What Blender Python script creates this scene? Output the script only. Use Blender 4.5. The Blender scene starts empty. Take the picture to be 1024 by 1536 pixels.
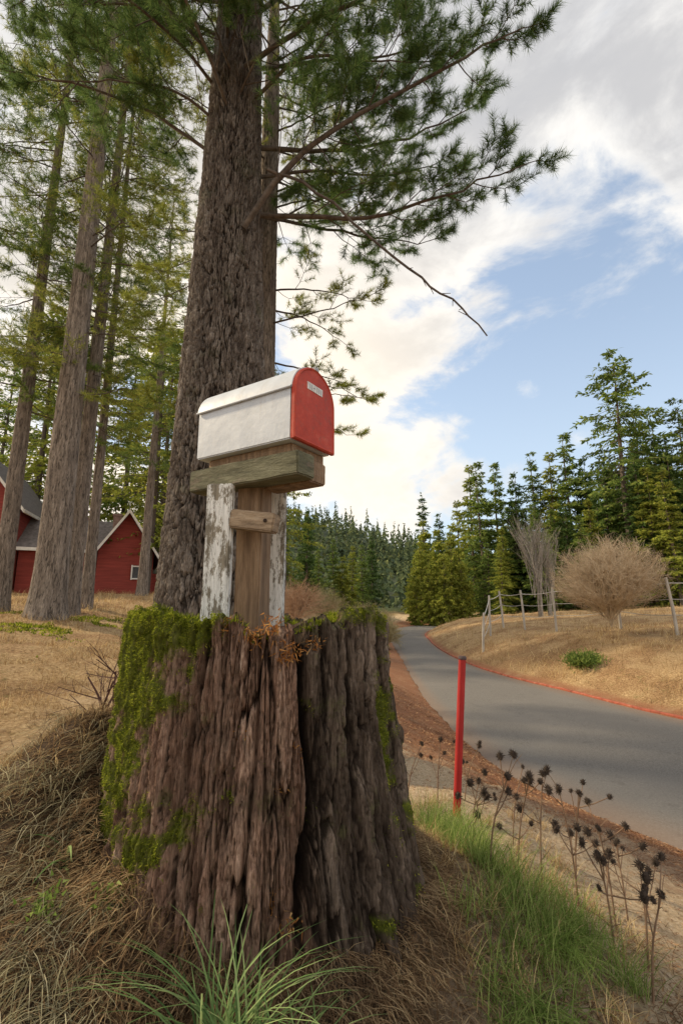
import bpy, math, random
import numpy as np
from mathutils import Vector
random.seed(7); rng=np.random.default_rng(11)
S=bpy.context.scene; COL=S.collection
S.view_settings.view_transform='Standard'; S.view_settings.look='None'; S.view_settings.exposure=0
# ---------------------------------------------------------------- noise
_T=rng.random(65536)
def H3(a,b,c): return _T[((a*73856093)^(b*19349663)^(c*83492791))&65535]
def vn(p):
    i=np.floor(p).astype(np.int64); f=p-i; f=f*f*(3-2*f)
    x,y,z=i[...,0],i[...,1],i[...,2]; fx,fy,fz=f[...,0],f[...,1],f[...,2]
    l=lambda a,b,t:a+(b-a)*t
    return l(l(l(H3(x,y,z),H3(x+1,y,z),fx),l(H3(x,y+1,z),H3(x+1,y+1,z),fx),fy),
             l(l(H3(x,y,z+1),H3(x+1,y,z+1),fx),l(H3(x,y+1,z+1),H3(x+1,y+1,z+1),fx),fy),fz)
def fbm(p,o=4):
    s=0;a=.5;t=0
    for k in range(o):
        s=s+a*vn(p*2**k+k*17.3); t+=a; a*=.5
    return s/t
def sat(x): return np.clip(x,0,1)
def sm(a,b,x):
    t=sat((x-a)/(b-a)); return t*t*(3-2*t)
def nrm(v): return v/np.maximum(np.linalg.norm(v,axis=-1,keepdims=True),1e-9)
def plates(th,z,nx,hz,seed=0,warp=.6,wf=4.0,edge=.2,tear=.9):
    """bark plates: returns crack 0..1 (1 on the plate borders) and plate id 0..1"""
    c=np.stack([np.cos(th)*wf,np.sin(th)*wf,z*wf*.7],-1)
    u=(th%(2*np.pi))/(2*np.pi)*nx+(fbm(c+seed,4)-.5)*warp*4; v=z/hz+(fbm(c+seed+33,3)-.5)*warp*3
    u=u+(fbm(np.stack([np.cos(th)*nx*.3,np.sin(th)*nx*.3,z/hz*1.5],-1)+seed,3)-.5)*tear
    v=v+(fbm(np.stack([np.cos(th)*nx*.6,np.sin(th)*nx*.6,z/hz*2.],-1)+seed+8,2)-.5)*tear
    iu=np.floor(u).astype(np.int64);iv=np.floor(v).astype(np.int64)
    F1=np.full(u.shape,9.);F2=np.full(u.shape,9.);I=np.zeros(u.shape)
    for a in(-1,0,1):
        for b in(-1,0,1):
            cu=(iu+a)%nx;cv=iv+b;h1=H3(cu,cv,0*cu+seed*7+1);h2=H3(cu,cv,0*cu+seed*7+2);h3=H3(cu,cv,0*cu+seed*7+3)
            d=np.hypot(iu+a+.05+.9*h1-u,iv+b+.05+.9*h2-v); n=d<F1
            F2=np.where(n,F1,np.minimum(F2,d));I=np.where(n,h3,I);F1=np.where(n,d,F1)
    return 1-sm(0,edge,F2-F1),I
# ---------------------------------------------------------------- mesh helpers
def link(o,parent=None):
    COL.objects.link(o)
    if parent is not None: o.parent=parent
    return o
def mesh(name,V,Fs,mats,smooth=False,attrs=None):
    V=np.asarray(V,dtype=np.float32).reshape(-1,3)
    Fs=[np.asarray(f,dtype=np.int32) for f in (Fs if isinstance(Fs,list) else [Fs]) if len(f)]
    me=bpy.data.meshes.new(name)
    me.vertices.add(len(V)); me.vertices.foreach_set('co',V.ravel())
    lv=np.concatenate([f.ravel() for f in Fs]); sizes=np.concatenate([np.full(len(f),f.shape[1]) for f in Fs])
    me.loops.add(len(lv)); me.loops.foreach_set('vertex_index',lv)
    me.polygons.add(len(sizes)); st=np.concatenate([[0],np.cumsum(sizes)[:-1]]).astype(np.int32)
    me.polygons.foreach_set('loop_start',st)
    me.update(calc_edges=True)
    me.polygons.foreach_set('use_smooth',np.full(len(sizes),bool(smooth)))
    me.materials.append(mats)
    if attrs:
        for k,a in attrs.items():
            at=me.attributes.new(k,'FLOAT','POINT'); at.data.foreach_set('value',np.asarray(a,dtype=np.float32).ravel())
    return me
def obj(name,me,parent=None,loc=None,**kw):
    o=bpy.data.objects.new(name,me); link(o,parent)
    if loc is not None: o.location=loc
    for k,v in kw.items(): o[k]=v
    return o
def empty(name,loc,label,category,group=None):
    o=bpy.data.objects.new(name,None); o.empty_display_size=.2; link(o); o.location=loc
    o['label']=label; o['category']=category
    if group:o['group']=group
    return o
class Acc:
    def __init__(s): s.V=[];s.Q=[];s.T=[];s.n=0
    def add(s,V,Q=None,T=None):
        V=np.asarray(V,dtype=float).reshape(-1,3)
        if Q is not None and len(Q): s.Q.append(np.asarray(Q)+s.n)
        if T is not None and len(T): s.T.append(np.asarray(T)+s.n)
        s.V.append(V); s.n+=len(V)
    def mesh(s,name,mats,smooth=False,off=(0,0,0)):
        F=[]
        if s.Q:F.append(np.concatenate(s.Q))
        if s.T:F.append(np.concatenate(s.T))
        return mesh(name,np.concatenate(s.V)-np.array(off),F,mats,smooth)
def sticks(acc,A,B,ra,rb):
    A=np.asarray(A,float).reshape(-1,3);B=np.asarray(B,float).reshape(-1,3);n=len(A)
    if n==0:return
    d=nrm(B-A); up=np.where(np.abs(d[:,2:3])>.9,[[1.,0,0]],[[0,0,1.]])
    u=nrm(np.cross(d,up)); v=np.cross(d,u)
    ra=np.broadcast_to(ra,(n,)).reshape(-1,1); rb=np.broadcast_to(rb,(n,)).reshape(-1,1)
    vs=[]
    for P,r in((A,ra),(B,rb)):
        for k in range(3):
            a=k*2*math.pi/3; vs.append(P+r*(u*math.cos(a)+v*math.sin(a)))
    V=np.stack(vs,1).reshape(-1,3)
    q=np.array([[0,1,4,3],[1,2,5,4],[2,0,3,5]])
    acc.add(V,Q=(np.arange(n)[:,None,None]*6+q).reshape(-1,4))
def needles(acc,P,D,L,w):
    n=len(P)
    if n==0:return
    r=rng.normal(size=(n,3)); s=nrm(np.cross(D,r)); L=np.broadcast_to(L,(n,)).reshape(-1,1); w=np.broadcast_to(w,(n,)).reshape(-1,1)
    V=np.stack([P-s*w/2,P+s*w/2,P+D*L],1).reshape(-1,3)
    acc.add(V,T=np.arange(n*3).reshape(-1,3))
def blades(acc,P,D,L,w,bend=.5,seg=3):
    n=len(P); L=np.broadcast_to(L,(n,)).reshape(-1,1); w=np.broadcast_to(w,(n,)).reshape(-1,1)
    h=D.copy();h[:,2]=0;h=nrm(h+rng.normal(size=h.shape)*[.05,.05,0]); s=nrm(np.cross(D,[0,0,1.])+1e-6)
    b=np.broadcast_to(bend,(n,)).reshape(-1,1)
    vs=[];cur=P.copy();d=D.copy()
    for k in range(seg+1):
        ww=w*(1-k/seg)**.7/2
        if k<seg: vs+= [cur-s*ww,cur+s*ww]
        else: vs.append(cur)
        cur=cur+d*L/seg; d=nrm(d+h*b*.5-np.array([0,0,1.])*b*.45)
    V=np.stack(vs,1); m=2*seg+1; base=np.arange(n)[:,None]*m
    Q=[];
    for k in range(seg-1): Q.append(base+np.array([[2*k,2*k+1,2*k+3,2*k+2]]))
    T=base+np.array([[2*seg-2,2*seg-1,2*seg]])
    acc.add(V.reshape(-1,3),Q=np.concatenate(Q) if Q else None,T=T)
def tube(acc,path,rad,k=8):
    path=np.asarray(path,float);n=len(path)
    d=nrm(np.gradient(path,axis=0)); ref=np.array([0,0,1.]) if abs(d[0,2])<.9 else np.array([1.,0,0])
    u=nrm(np.cross(d,ref)); v=np.cross(d,u); a=np.arange(k)*2*math.pi/k
    V=path[:,None]+np.asarray(rad)[:,None,None]*(u[:,None]*np.cos(a)[None,:,None]+v[:,None]*np.sin(a)[None,:,None])
    i=np.arange(n-1)[:,None]*k; j=np.arange(k)[None]; j2=(j+1)%k
    Q=np.stack([i+j,i+j2,i+k+j2,i+k+j],-1).reshape(-1,4)
    acc.add(V.reshape(-1,3),Q=Q)
def crom(P,n):
    P=np.asarray(P,float); P=np.vstack([2*P[0]-P[1],P,2*P[-1]-P[-2]]); m=len(P)-3
    t=np.linspace(0,m-1e-6,n); i=t.astype(int); f=(t-i)[:,None]
    a,b,c,d=P[i],P[i+1],P[i+2],P[i+3]
    return .5*((2*b)+(-a+c)*f+(2*a-5*b+4*c-d)*f*f+(-a+3*b-3*c+d)*f**3)
def box(acc,c,d,rot=0,ax=None):
    c=np.array(c,float); x,y,z=[q/2 for q in d]
    V=np.array([[i,j,k] for i in(-x,x) for j in(-y,y) for k in(-z,z)])
    if ax is None:
        cs,sn=math.cos(rot),math.sin(rot); ax=np.array([[cs,sn,0],[-sn,cs,0],[0,0,1]])
    V=V@np.asarray(ax)+c
    acc.add(V,Q=[[0,1,3,2],[4,6,7,5],[0,4,5,1],[2,3,7,6],[0,2,6,4],[1,5,7,3]])
# ---------------------------------------------------------------- materials
def newmat(name):
    m=bpy.data.materials.new(name);m.use_nodes=True;nt=m.node_tree;nt.nodes.clear();return m,nt
def N(nt,t,**kw):
    n=nt.nodes.new(t)
    for k,v in kw.items(): setattr(n,k,v)
    return n
def ramp(nt,fac,stops):
    r=N(nt,'ShaderNodeValToRGB'); nt.links.new(fac,r.inputs[0]); e=r.color_ramp.elements
    while len(e)<len(stops): e.new(.5)
    for q,(p,c) in zip(e,stops): q.position=p;q.color=(*c,1)
    return r.outputs[0]
def noise(nt,vec,scale,detail=6,rough=.6,dist=0):
    n=N(nt,'ShaderNodeTexNoise'); n.inputs['Scale'].default_value=scale;n.inputs['Detail'].default_value=detail
    n.inputs['Roughness'].default_value=rough;n.inputs['Distortion'].default_value=dist
    nt.links.new(vec,n.inputs['Vector']); return n.outputs['Fac']
def coords(nt,sc=(1,1,1)):
    t=N(nt,'ShaderNodeTexCoord');m=N(nt,'ShaderNodeMapping');m.inputs['Scale'].default_value=sc
    nt.links.new(t.outputs['Object'],m.inputs[0]);return m.outputs[0]
def mixc(nt,f,a,b,mode='MIX'):
    m=N(nt,'ShaderNodeMix',data_type='RGBA',blend_type=mode)
    for s,x in((0,f),(6,a),(7,b)):
        if isinstance(x,(int,float)): m.inputs[s].default_value=x
        elif isinstance(x,tuple): m.inputs[s].default_value=(*x,1)
        else: nt.links.new(x,m.inputs[s])
    return m.outputs[2]
def attr(nt,n): return N(nt,'ShaderNodeAttribute',attribute_name=n).outputs['Fac']
def mrange(nt,v,a,b,c=0,d=1):
    m=N(nt,'ShaderNodeMapRange',interpolation_type='SMOOTHSTEP'); m.inputs[1].default_value=a;m.inputs[2].default_value=b;m.inputs[3].default_value=c;m.inputs[4].default_value=d
    nt.links.new(v,m.inputs[0]);return m.outputs[0]
def finish(nt,col,rough=.85,bump=None,bstr=.5,bdist=.01,trans=0,metal=0,spec=.3):
    o=N(nt,'ShaderNodeOutputMaterial')
    if trans:
        df=N(nt,'ShaderNodeBsdfDiffuse');t=N(nt,'ShaderNodeBsdfTranslucent')
        for q in(df,t): nt.links.new(col,q.inputs[0])
        mx=N(nt,'ShaderNodeMixShader');mx.inputs[0].default_value=trans
        nt.links.new(df.outputs[0],mx.inputs[1]);nt.links.new(t.outputs[0],mx.inputs[2]);nt.links.new(mx.outputs[0],o.inputs[0]); return
    p=N(nt,'ShaderNodeBsdfPrincipled'); p.inputs['Roughness'].default_value=rough;p.inputs['Metallic'].default_value=metal
    p.inputs['Specular IOR Level'].default_value=spec
    if isinstance(col,tuple): p.inputs['Base Color'].default_value=(*col,1)
    else: nt.links.new(col,p.inputs['Base Color'])
    if bump is not None:
        b=N(nt,'ShaderNodeBump');b.inputs['Strength'].default_value=bstr;b.inputs['Distance'].default_value=bdist
        nt.links.new(bump,b.inputs['Height']);nt.links.new(b.outputs[0],p.inputs['Normal'])
    nt.links.new(p.outputs[0],o.inputs[0])
def m_noise(name,stops,sc=(1,1,1),scale=5,rough=.85,bscale=None,bstr=.5,bdist=.01,detail=8,spec=.3):
    m,nt=newmat(name);v=coords(nt,sc);c=ramp(nt,noise(nt,v,scale,detail),stops)
    b=noise(nt,v,bscale,8) if bscale else None
    finish(nt,c,rough,b,bstr,bdist,spec=spec);return m
def m_leaf(name,c1,c2,c3,clump=1.0,trans=.35,rough=.6,lo=.6):
    m,nt=newmat(name); g=N(nt,'ShaderNodeNewGeometry'); 
    a=ramp(nt,g.outputs['Random Per Island'],[(0,c1),(.55,c2),(1,c3)])
    v=N(nt,'ShaderNodeTexCoord').outputs['Object']
    k=ramp(nt,noise(nt,v,clump,3),[(.3,(lo,lo,lo)),(.7,(1.3,1.3,1.15))])
    c=mixc(nt,1.0,a,k,'MULTIPLY'); finish(nt,c,rough,trans=max(trans,.02));return m
def m_bark(name,dark,mid,light,zs=.25,scale=14,moss=None,bd=.02,fine=6,cav_shade_amt=.9):
    m,nt=newmat(name);v=coords(nt,(1,1,zs));n1=noise(nt,v,scale,10,.7,.2);n3=noise(nt,v,scale*fine,6,.75)
    c=ramp(nt,n1,[(.3,dark),(.5,mid),(.72,light)])
    c=mixc(nt,1.0,c,ramp(nt,n3,[(.3,(.5,.5,.5)),(.7,(1.45,1.43,1.4))]),'MULTIPLY')
    c=mixc(nt,1.0,c,ramp(nt,attr(nt,'flake'),[(0,(.75,.73,.72)),(1,(1.25,1.25,1.25))]),'MULTIPLY')
    c=mixc(nt,mrange(nt,attr(nt,'cav_shade'),.3,1.0,0,cav_shade_amt),c,tuple(x*.35 for x in dark))  # furrows: dark bark plus crevice shade painted into the base colour
    if moss:
        n2=noise(nt,coords(nt),3,5); c=mixc(nt,mrange(nt,n2,.55,.68,0,.45),c,moss)
    finish(nt,c,.92,n3,1,bd,spec=.15);return m
BARK=m_bark('pine_bark',(.075,.058,.048),(.165,.138,.117),(.30,.27,.24),zs=.3,moss=(.12,.12,.075),cav_shade_amt=.9)
BARK2=m_bark('fir_bark',(.11,.09,.073),(.215,.178,.147),(.35,.30,.25),zs=.12,scale=14,bd=.012,cav_shade_amt=.8)
TWIG=m_noise('twig_bark',[(.3,(.045,.034,.026)),(.7,(.14,.11,.088))],scale=20)
NEEDLE=m_leaf('pine_needles',(.05,.095,.035),(.115,.195,.065),(.25,.33,.12),1.4,.5,lo=.55)
NEEDLE2=m_leaf('mid_needles',(.14,.18,.04),(.26,.30,.065),(.46,.44,.11),.4,.5)
NEEDLE3=m_leaf('left_needles',(.065,.11,.035),(.14,.21,.06),(.28,.33,.10),.5,.5,lo=.55)
FAR_G=m_leaf('fir_foliage',(.05,.09,.03),(.095,.16,.052),(.19,.26,.08),.3,.35)
FAR_Y=m_leaf('sun_tinted_foliage',(.15,.19,.04),(.29,.33,.065),(.47,.46,.10),.4,.45)  # yellow-green leaf colour with golden sunlight painted in
FAR_M=m_leaf('mid_foliage',(.08,.13,.037),(.165,.235,.062),(.31,.36,.10),.3,.4)
# ---------------------------------------------------------------- road edges & terrain
EL=crom([(9,-6),(6,-.5),(4.4,2.5),(3.05,4.8),(2.17,6.85),(1.95,10.1),(2.05,14),(2.4,19.7),(3.0,30),(4.3,41.5),(8,50),(18,58),(40,64)],140)
ER=crom([(15,-4),(11.5,1),(8.6,6),(6.55,9.8),(5.77,12.6),(5.04,15.3),(4.67,18.6),(4.74,23.9),(5.3,30),(6.3,36.9),(9.1,43.5),(18,51),(40,57)],140)
def sdist(x,y,E):
    sh=x.shape;x=x.ravel();y=y.ravel();best=np.full(x.shape,1e9);sg=np.zeros(x.shape)
    for i in range(0,len(E)-1):
        a=E[i];b=E[i+1];d=b-a;L=d@d; px=x-a[0];py=y-a[1];t=sat((px*d[0]+py*d[1])/L)
        qx=px-t*d[0];qy=py-t*d[1];D=qx*qx+qy*qy;c=d[0]*py-d[1]*px
        k=D<best-1e-9;best[k]=D[k];sg[k]=np.sign(c[k])
    return (np.sqrt(best)*sg).reshape(sh)
def terr(x,y,full=False):
    x=np.asarray(x,float);y=np.asarray(y,float)
    sL=sdist(x,y,EL);sR=-sdist(x,y,ER)
    zl=1.6*(1-np.exp(-np.maximum(sL,0)/3))+.052*np.clip(y-3,0,45)*sm(-1.5,-8,x)-.35*sm(-3,1,x)*sm(8,18,y)*sat(sL)
    zl=zl+.34*np.exp(-((x+.3)/.8)**2-((y-1.7)/.75)**2)+.33*np.exp(-((x+.88)/.33)**2-((y-1.75)/.4)**2)
    zr=1.35*(1-np.exp(-np.maximum(sR,0)/2.2))+.055*np.clip(sR-6,0,60)
    ins=np.minimum(np.maximum(-sL,0),np.maximum(-sR,0))
    z=np.where(sL>0,zl,np.where(sR>0,zr,-.12*sat(ins/.35)-.01))
    p=np.stack([x,y,0*x],-1); off=sat(np.maximum(sL,sR)/1.2)
    z=z+off*((fbm(p*.35)-.5)*.35*sat(np.hypot(x,y)/6)+(fbm(p*1.7+9)-.5)*.24+(fbm(p*7+3,3)-.5)*.07)
    if full:return z,sL,sR
    return z
n=560;u=np.linspace(-1,1,n); g=np.sign(u)*(np.abs(u)**3.2*600+np.abs(u)*7)
gx,gy=np.meshgrid(g,g+2.0,indexing='xy'); gz,sL,sR=terr(gx,gy,True)
V=np.stack([gx,gy,gz],-1).reshape(-1,3)
i,j=np.meshgrid(np.arange(n-1),np.arange(n-1),indexing='ij');a=(i*n+j).ravel()
Q=np.stack([a,a+1,a+n+1,a+n],-1)
m,nt=newmat('ground');v=coords(nt);nf=noise(nt,v,26,8,.75);nb=noise(nt,v,.9,6);nm=noise(nt,v,5,8,.7)
dry=ramp(nt,nf,[(.32,(.13,.072,.036)),(.48,(.41,.27,.135)),(.66,(.67,.50,.29))])
dry=mixc(nt,mrange(nt,nb,.42,.6,0,.65),dry,ramp(nt,nf,[(.35,(.09,.047,.025)),(.6,(.36,.205,.10))]))
dry=mixc(nt,mrange(nt,nm,.56,.68,0,.5),dry,(.16,.155,.055))
mul=ramp(nt,noise(nt,v,70,9,.8),[(.3,(.10,.042,.025)),(.5,(.30,.14,.075)),(.72,(.50,.31,.19))])
mul=mixc(nt,mrange(nt,noise(nt,v,2.2,6,.7),.5,.66,0,.45),mul,(.40,.28,.17))
sand=ramp(nt,noise(nt,v,50,9,.75),[(.3,(.30,.19,.11)),(.48,(.60,.45,.29)),(.66,(.80,.66,.47))])
sand=mixc(nt,mrange(nt,noise(nt,v,14,6,.75),.55,.64,0,.7),sand,(.17,.10,.06))
dirt=ramp(nt,noise(nt,v,18,8,.7),[(.3,(.05,.034,.022)),(.55,(.15,.10,.065)),(.75,(.30,.21,.14))])
dl=attr(nt,'dl');dr=attr(nt,'dr')
add=N(nt,'ShaderNodeMath',operation='MULTIPLY_ADD');nt.links.new(nm,add.inputs[0]);add.inputs[1].default_value=2.2;nt.links.new(dl,add.inputs[2])
f1=mrange(nt,add.outputs[0],2.4,3.6);f2=mrange(nt,add.outputs[0],5.3,6.6)
left=mixc(nt,f1,mul,sand);left=mixc(nt,f2,left,dry)
right=mixc(nt,mrange(nt,dr,.12,.35),mul,dry)
sel=N(nt,'ShaderNodeMath',operation='GREATER_THAN');nt.links.new(dr,sel.inputs[0]);sel.inputs[1].default_value=0
c=mixc(nt,sel.outputs[0],left,right); c=mixc(nt,attr(nt,'mound'),c,dirt)
c=mixc(nt,attr(nt,'wood'),c,(.06,.075,.03))
finish(nt,c,.95,noise(nt,v,30,9,.8),1,.05,spec=.1);GROUND=m
mound=np.exp(-((gx+.55)/.95)**2-((gy-1.35)/.9)**2); mound=sat(mound*1.7-.2)
wood=sm(28,60,gy)*sm(6,14,sR)+sm(26,40,gy)*sm(3,10,sL)+sm(62,90,np.hypot(gx,gy))
o=obj('ground',mesh('ground',V,Q,GROUND,True,{'dl':sL.ravel(),'dr':sR.ravel(),'mound':mound.ravel(),'wood':sat(wood).ravel()}),kind='structure')
m,nt=newmat('asphalt');v=coords(nt)
c=ramp(nt,noise(nt,v,45,10,.92),[(.3,(.05,.047,.043)),(.5,(.16,.15,.138)),(.7,(.32,.30,.275))])
c=mixc(nt,mrange(nt,noise(nt,v,.5,5,.6,1),.4,.7,0,.35),c,(.22,.205,.187))
c=mixc(nt,mrange(nt,noise(nt,v,3,6,.7),.58,.66,0,.3),c,(.10,.092,.085))
tr=N(nt,'ShaderNodeMath',operation='ABSOLUTE');nt.links.new(attr(nt,'across'),tr.inputs[0])
c=mixc(nt,mrange(nt,tr.outputs[0],.7,1,0,.55),c,(.23,.155,.11))
finish(nt,c,.95,noise(nt,v,160,5,.8),.7,.006,spec=.08);ASPH=m
k=11;t=np.linspace(0,1,k);L2=crom(EL,420);R2=crom(ER,420)
P=L2[:,None]*(1-t)[None,:,None]+R2[:,None]*t[None,:,None]
jag=(fbm(np.stack([P[:,0,0]*5,P[:,0,1]*5,0*P[:,0,0]],-1),4)-.5)*.3
dirn=nrm(R2-L2); P[:,0]+=dirn*jag[:,None]
zz=.004+.05*np.sin(np.pi*t)[None,:]*np.ones((420,1))
V=np.dstack([P,zz]).reshape(-1,3);i,j=np.meshgrid(np.arange(419),np.arange(k-1),indexing='ij');a=(i*k+j).ravel()
obj('road',mesh('road',V,np.stack([a,a+1,a+k+1,a+k],-1),ASPH,True,{'across':np.tile(t*2-1,420)}),kind='structure')
REDK=m_noise('kerb_red',[(.3,(.17,.05,.03)),(.55,(.36,.10,.06)),(.75,(.40,.2,.13))],scale=7,bscale=60,bstr=.6)
wv=.11
pr=np.array([[0,-.1],[0,.035],[.02,.05],[wv-.02,.05],[wv,.035],[wv,-.1]])
wob=(fbm(np.stack([R2[:,0]*3,R2[:,1]*3,0*R2[:,0]],-1))-.5)*.05
V=np.stack([np.concatenate([R2+dirn*(pr[q,0]+wob[:,None]),np.full((420,1),pr[q,1])+wob[:,None]*.5*(pr[q,1]>0)],1) for q in range(6)],1)
i,j=np.meshgrid(np.arange(419),np.arange(5),indexing='ij');a=(i*6+j).ravel()
obj('kerb',mesh('kerb',V.reshape(-1,3),np.stack([a,a+6,a+7,a+1],-1),REDK,False),kind='structure')
# ---------------------------------------------------------------- far hill
def hillz(x,y):
    r=np.clip((y-95)/110,0,1); h=32*np.exp(-((x+70)/95)**2)+15*np.exp(-((x-10)/60)**2)+34*np.exp(-((x-190)/80)**2)
    return r**1.2*h-1.5
hx,hy=np.meshgrid(np.linspace(-320,340,90),np.linspace(90,330,44));hz=hillz(hx,hy)+(fbm(np.stack([hx,hy,0*hx],-1)*.03)-.5)*5
a=(np.arange(43)[:,None]*90+np.arange(89)[None]).ravel()
HILL=m_noise('hill_ground',[(.3,(.04,.055,.03)),(.7,(.08,.095,.05))],scale=.1)
obj('hill',mesh('hill',np.stack([hx,hy,hz],-1).reshape(-1,3),np.stack([a,a+1,a+91,a+90],-1),HILL,True),kind='structure')
# ---------------------------------------------------------------- conifers
def conifer(H,R,start=.1,dens=1.0,sz=.5,sparse=0,shape=1.0,seed=0,trunk_r=None):
    r=np.random.default_rng(seed); acc=Acc(); ta=Acc()
    tr=trunk_r or H*.012
    hh=np.linspace(0,H*.98,12); tube(ta,np.stack([0.15*np.sin(hh*.2+seed),.15*np.cos(hh*.17),hh],1)-[0,0,.3],tr*(1-hh/H*.93),7)
    nw=int(H*1.9*dens)
    for k in range(nw):
        t=k/nw; z=H*(start+(1-start)*t)+r.normal()*.25
        prof=(1-t)**shape*(.7+.6*r.random()) + .03
        if t<.15: prof*=.6+2.6*t
        nb=int(6+3*r.random())
        for b in range(nb):
            if r.random()<sparse: continue
            az=r.random()*6.283; L=R*prof*(.55+.7*r.random())
            droop=-.25-.35*r.random()+.55*t
            d=np.array([math.cos(az),math.sin(az),droop]);side=np.array([-math.sin(az),math.cos(az),0])
            P0=np.array([0,0,z+r.normal()*.15]); P1=P0+d*L
            sticks(ta,[P0],[P1],tr*.16*(1-t)+.012,.008)
            m_=max(5,int(L/sz*8*dens)); s=r.random(m_)**.6
            P=P0+d*L*s[:,None]+side*((r.random(m_)-.5)*L*.5*(1.15-s))[:,None]+r.normal(size=(m_,3))*.08*sz*2
            D=nrm(d*.6+side*r.normal(size=(m_,1))*.7+np.array([0,0,-.25])+r.normal(size=(m_,3))*.4)
            n_=nrm(np.cross(D,r.normal(size=(m_,3)))) ; w=sz*.2*(.6+.8*r.random((m_,1)));Ls=sz*(.6+.9*r.random((m_,1)))
            Vv=np.stack([P-n_*w*.2,P+D*Ls*.45-n_*w,P+D*Ls,P+D*Ls*.4+n_*w],1).reshape(-1,3)
            acc.add(Vv,Q=np.arange(m_*4).reshape(-1,4))
    return acc,ta
variants=[]
specs=[(18,2.7,.05,1.15,.36,.05,.9,FAR_G),(20,2.3,.08,1.15,.32,.08,.8,FAR_G),(16,2.4,.04,1.15,.32,.05,.85,FAR_M),
       (24,4.0,.36,.9,.38,.4,.5,FAR_M),(7,1.8,.03,1.6,.25,.0,.8,FAR_Y),(17,2.4,.1,1.1,.32,.1,.8,FAR_Y),(22,2.7,.15,1.05,.36,.15,.75,FAR_M),
       (20,3.8,.18,.8,.30,.40,.5,FAR_Y),(21,3.8,.2,.8,.30,.38,.5,FAR_M)]
for q,(H,R,st,de,sz,sp,sh,mt) in enumerate(specs):
    c_,t_=conifer(H,R,st,de,sz,sp,sh,seed=q+3,trunk_r=.34 if q==3 else None)
    variants.append((H,c_.mesh('crown_mesh',mt),t_.mesh('trunk_mesh',TWIG if q in(7,8) else BARK2)))
def put_conifer(vi,x,y,H,name,label,group,sw=1.0):
    h,cm,tm=variants[vi]; s=H/h; z=float(terr(np.array([x]),np.array([y]))[0])
    e=empty(name,(x,y,z-.1),label,'tree',group); e.rotation_euler=(0,0,random.random()*6.28); e.scale=(s*sw,s*sw,s)
    obj('trunk',tm,e); obj('crown',cm,e)
LAB={0:'dense dark green fir tree on the roadside hill',1:'narrow dark green fir tree on the roadside hill',2:'mid green fir tree with full branches beside the woods',
3:'tall pine tree with bare lower trunk above the bank',4:'small golden yellow conifer lit by the sun near the road',5:'golden green conifer lit by low sun',6:'tall slim fir tree with open branches',7:'thin golden green tree with lacy branches behind the houses',8:'thin green tree with lacy branches behind the houses'}
main=[(.171,.2308,75,1),(.205,.19,78,0),(.245,.22,72,5),(.275,.30,66,5),(.293,.308,60,2),(.329,.305,62,2),(.37,.28,60,0),(.410,.327,58,6),(.45,.33,56,5),(.486,.375,55,2),(.52,.31,54,0),
 (.56,.32,50,1),(.608,.555,48,3),(.645,.42,52,6),(.675,.40,49,2),(.70,.36,46,0),(.743,.44,47,3),(.79,.42,46,1),(.84,.45,45,6)]
for r_,e_,Y,vi in main:
    X=r_*Y; g_=float(terr(np.array([X]),np.array([Y]))[0]); put_conifer(vi,X,Y,2.2+e_*Y-g_,'fir_tree' if vi not in(3,) else 'pine_tree',LAB[vi],'conifers on the hillside beside the road',1.1)
for k in range(80):
    r_=.2+.68*random.random(); Y=random.uniform(42,85)
    if r_<.3: Y=random.uniform(60,90)
    e_=(.12+.26*(r_-.15)/.6)*random.uniform(.6,1.0)
    X=r_*Y; g_=float(terr(np.array([X]),np.array([Y]))[0]); vi=random.choice([0,2,1,2,1,6,0,5,2])
    put_conifer(vi,X,Y,2.2+e_*Y-g_,'fir_tree',LAB[vi],'conifers on the hillside beside the road',1.25)
for r_,e_,Y in [(.152,.085,50),(.165,.125,54),(.182,.10,48),(.2,.15,52),(.215,.12,47),(.232,.16,50),(.172,.17,60),(.25,.1,47),(.14,.06,58)]:
    X=r_*Y; g_=float(terr(np.array([X]),np.array([Y]))[0]); put_conifer(4,X,Y,2.2+e_*Y-g_,'small_conifer',LAB[4],'young sunlit conifers by the bend',.8)
acc=Acc()
for k in range(1700):
    x=random.uniform(-200,230);y=random.uniform(95,230)
    if abs(x)/y>1.05: continue
    z=float(hillz(x,y)); H=random.uniform(7,14); R=H*.2; m_=60; t=rng.random(m_)**.8
    az=rng.random(m_)*6.28; rr=R*(1.05-t)*(.5+.6*rng.random(m_))
    P=np.stack([x+rr*np.cos(az),y+rr*np.sin(az),z+H*(.05+t*.93)],1); D=nrm(np.stack([np.cos(az),np.sin(az),-.7+0*az],1)+rng.normal(size=(m_,3))*.25)
    needles(acc,P-D*.7,D,2.2*(1.15-t),1.5*(1.1-t*.8))
HAZ=m_leaf('distant_foliage',(.08,.11,.075),(.13,.17,.095),(.22,.24,.11),.05,.2)
obj('distant_forest',acc.mesh('distant_forest',HAZ),kind='stuff',label='distant conifer forest covering the hill',category='forest')
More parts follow.
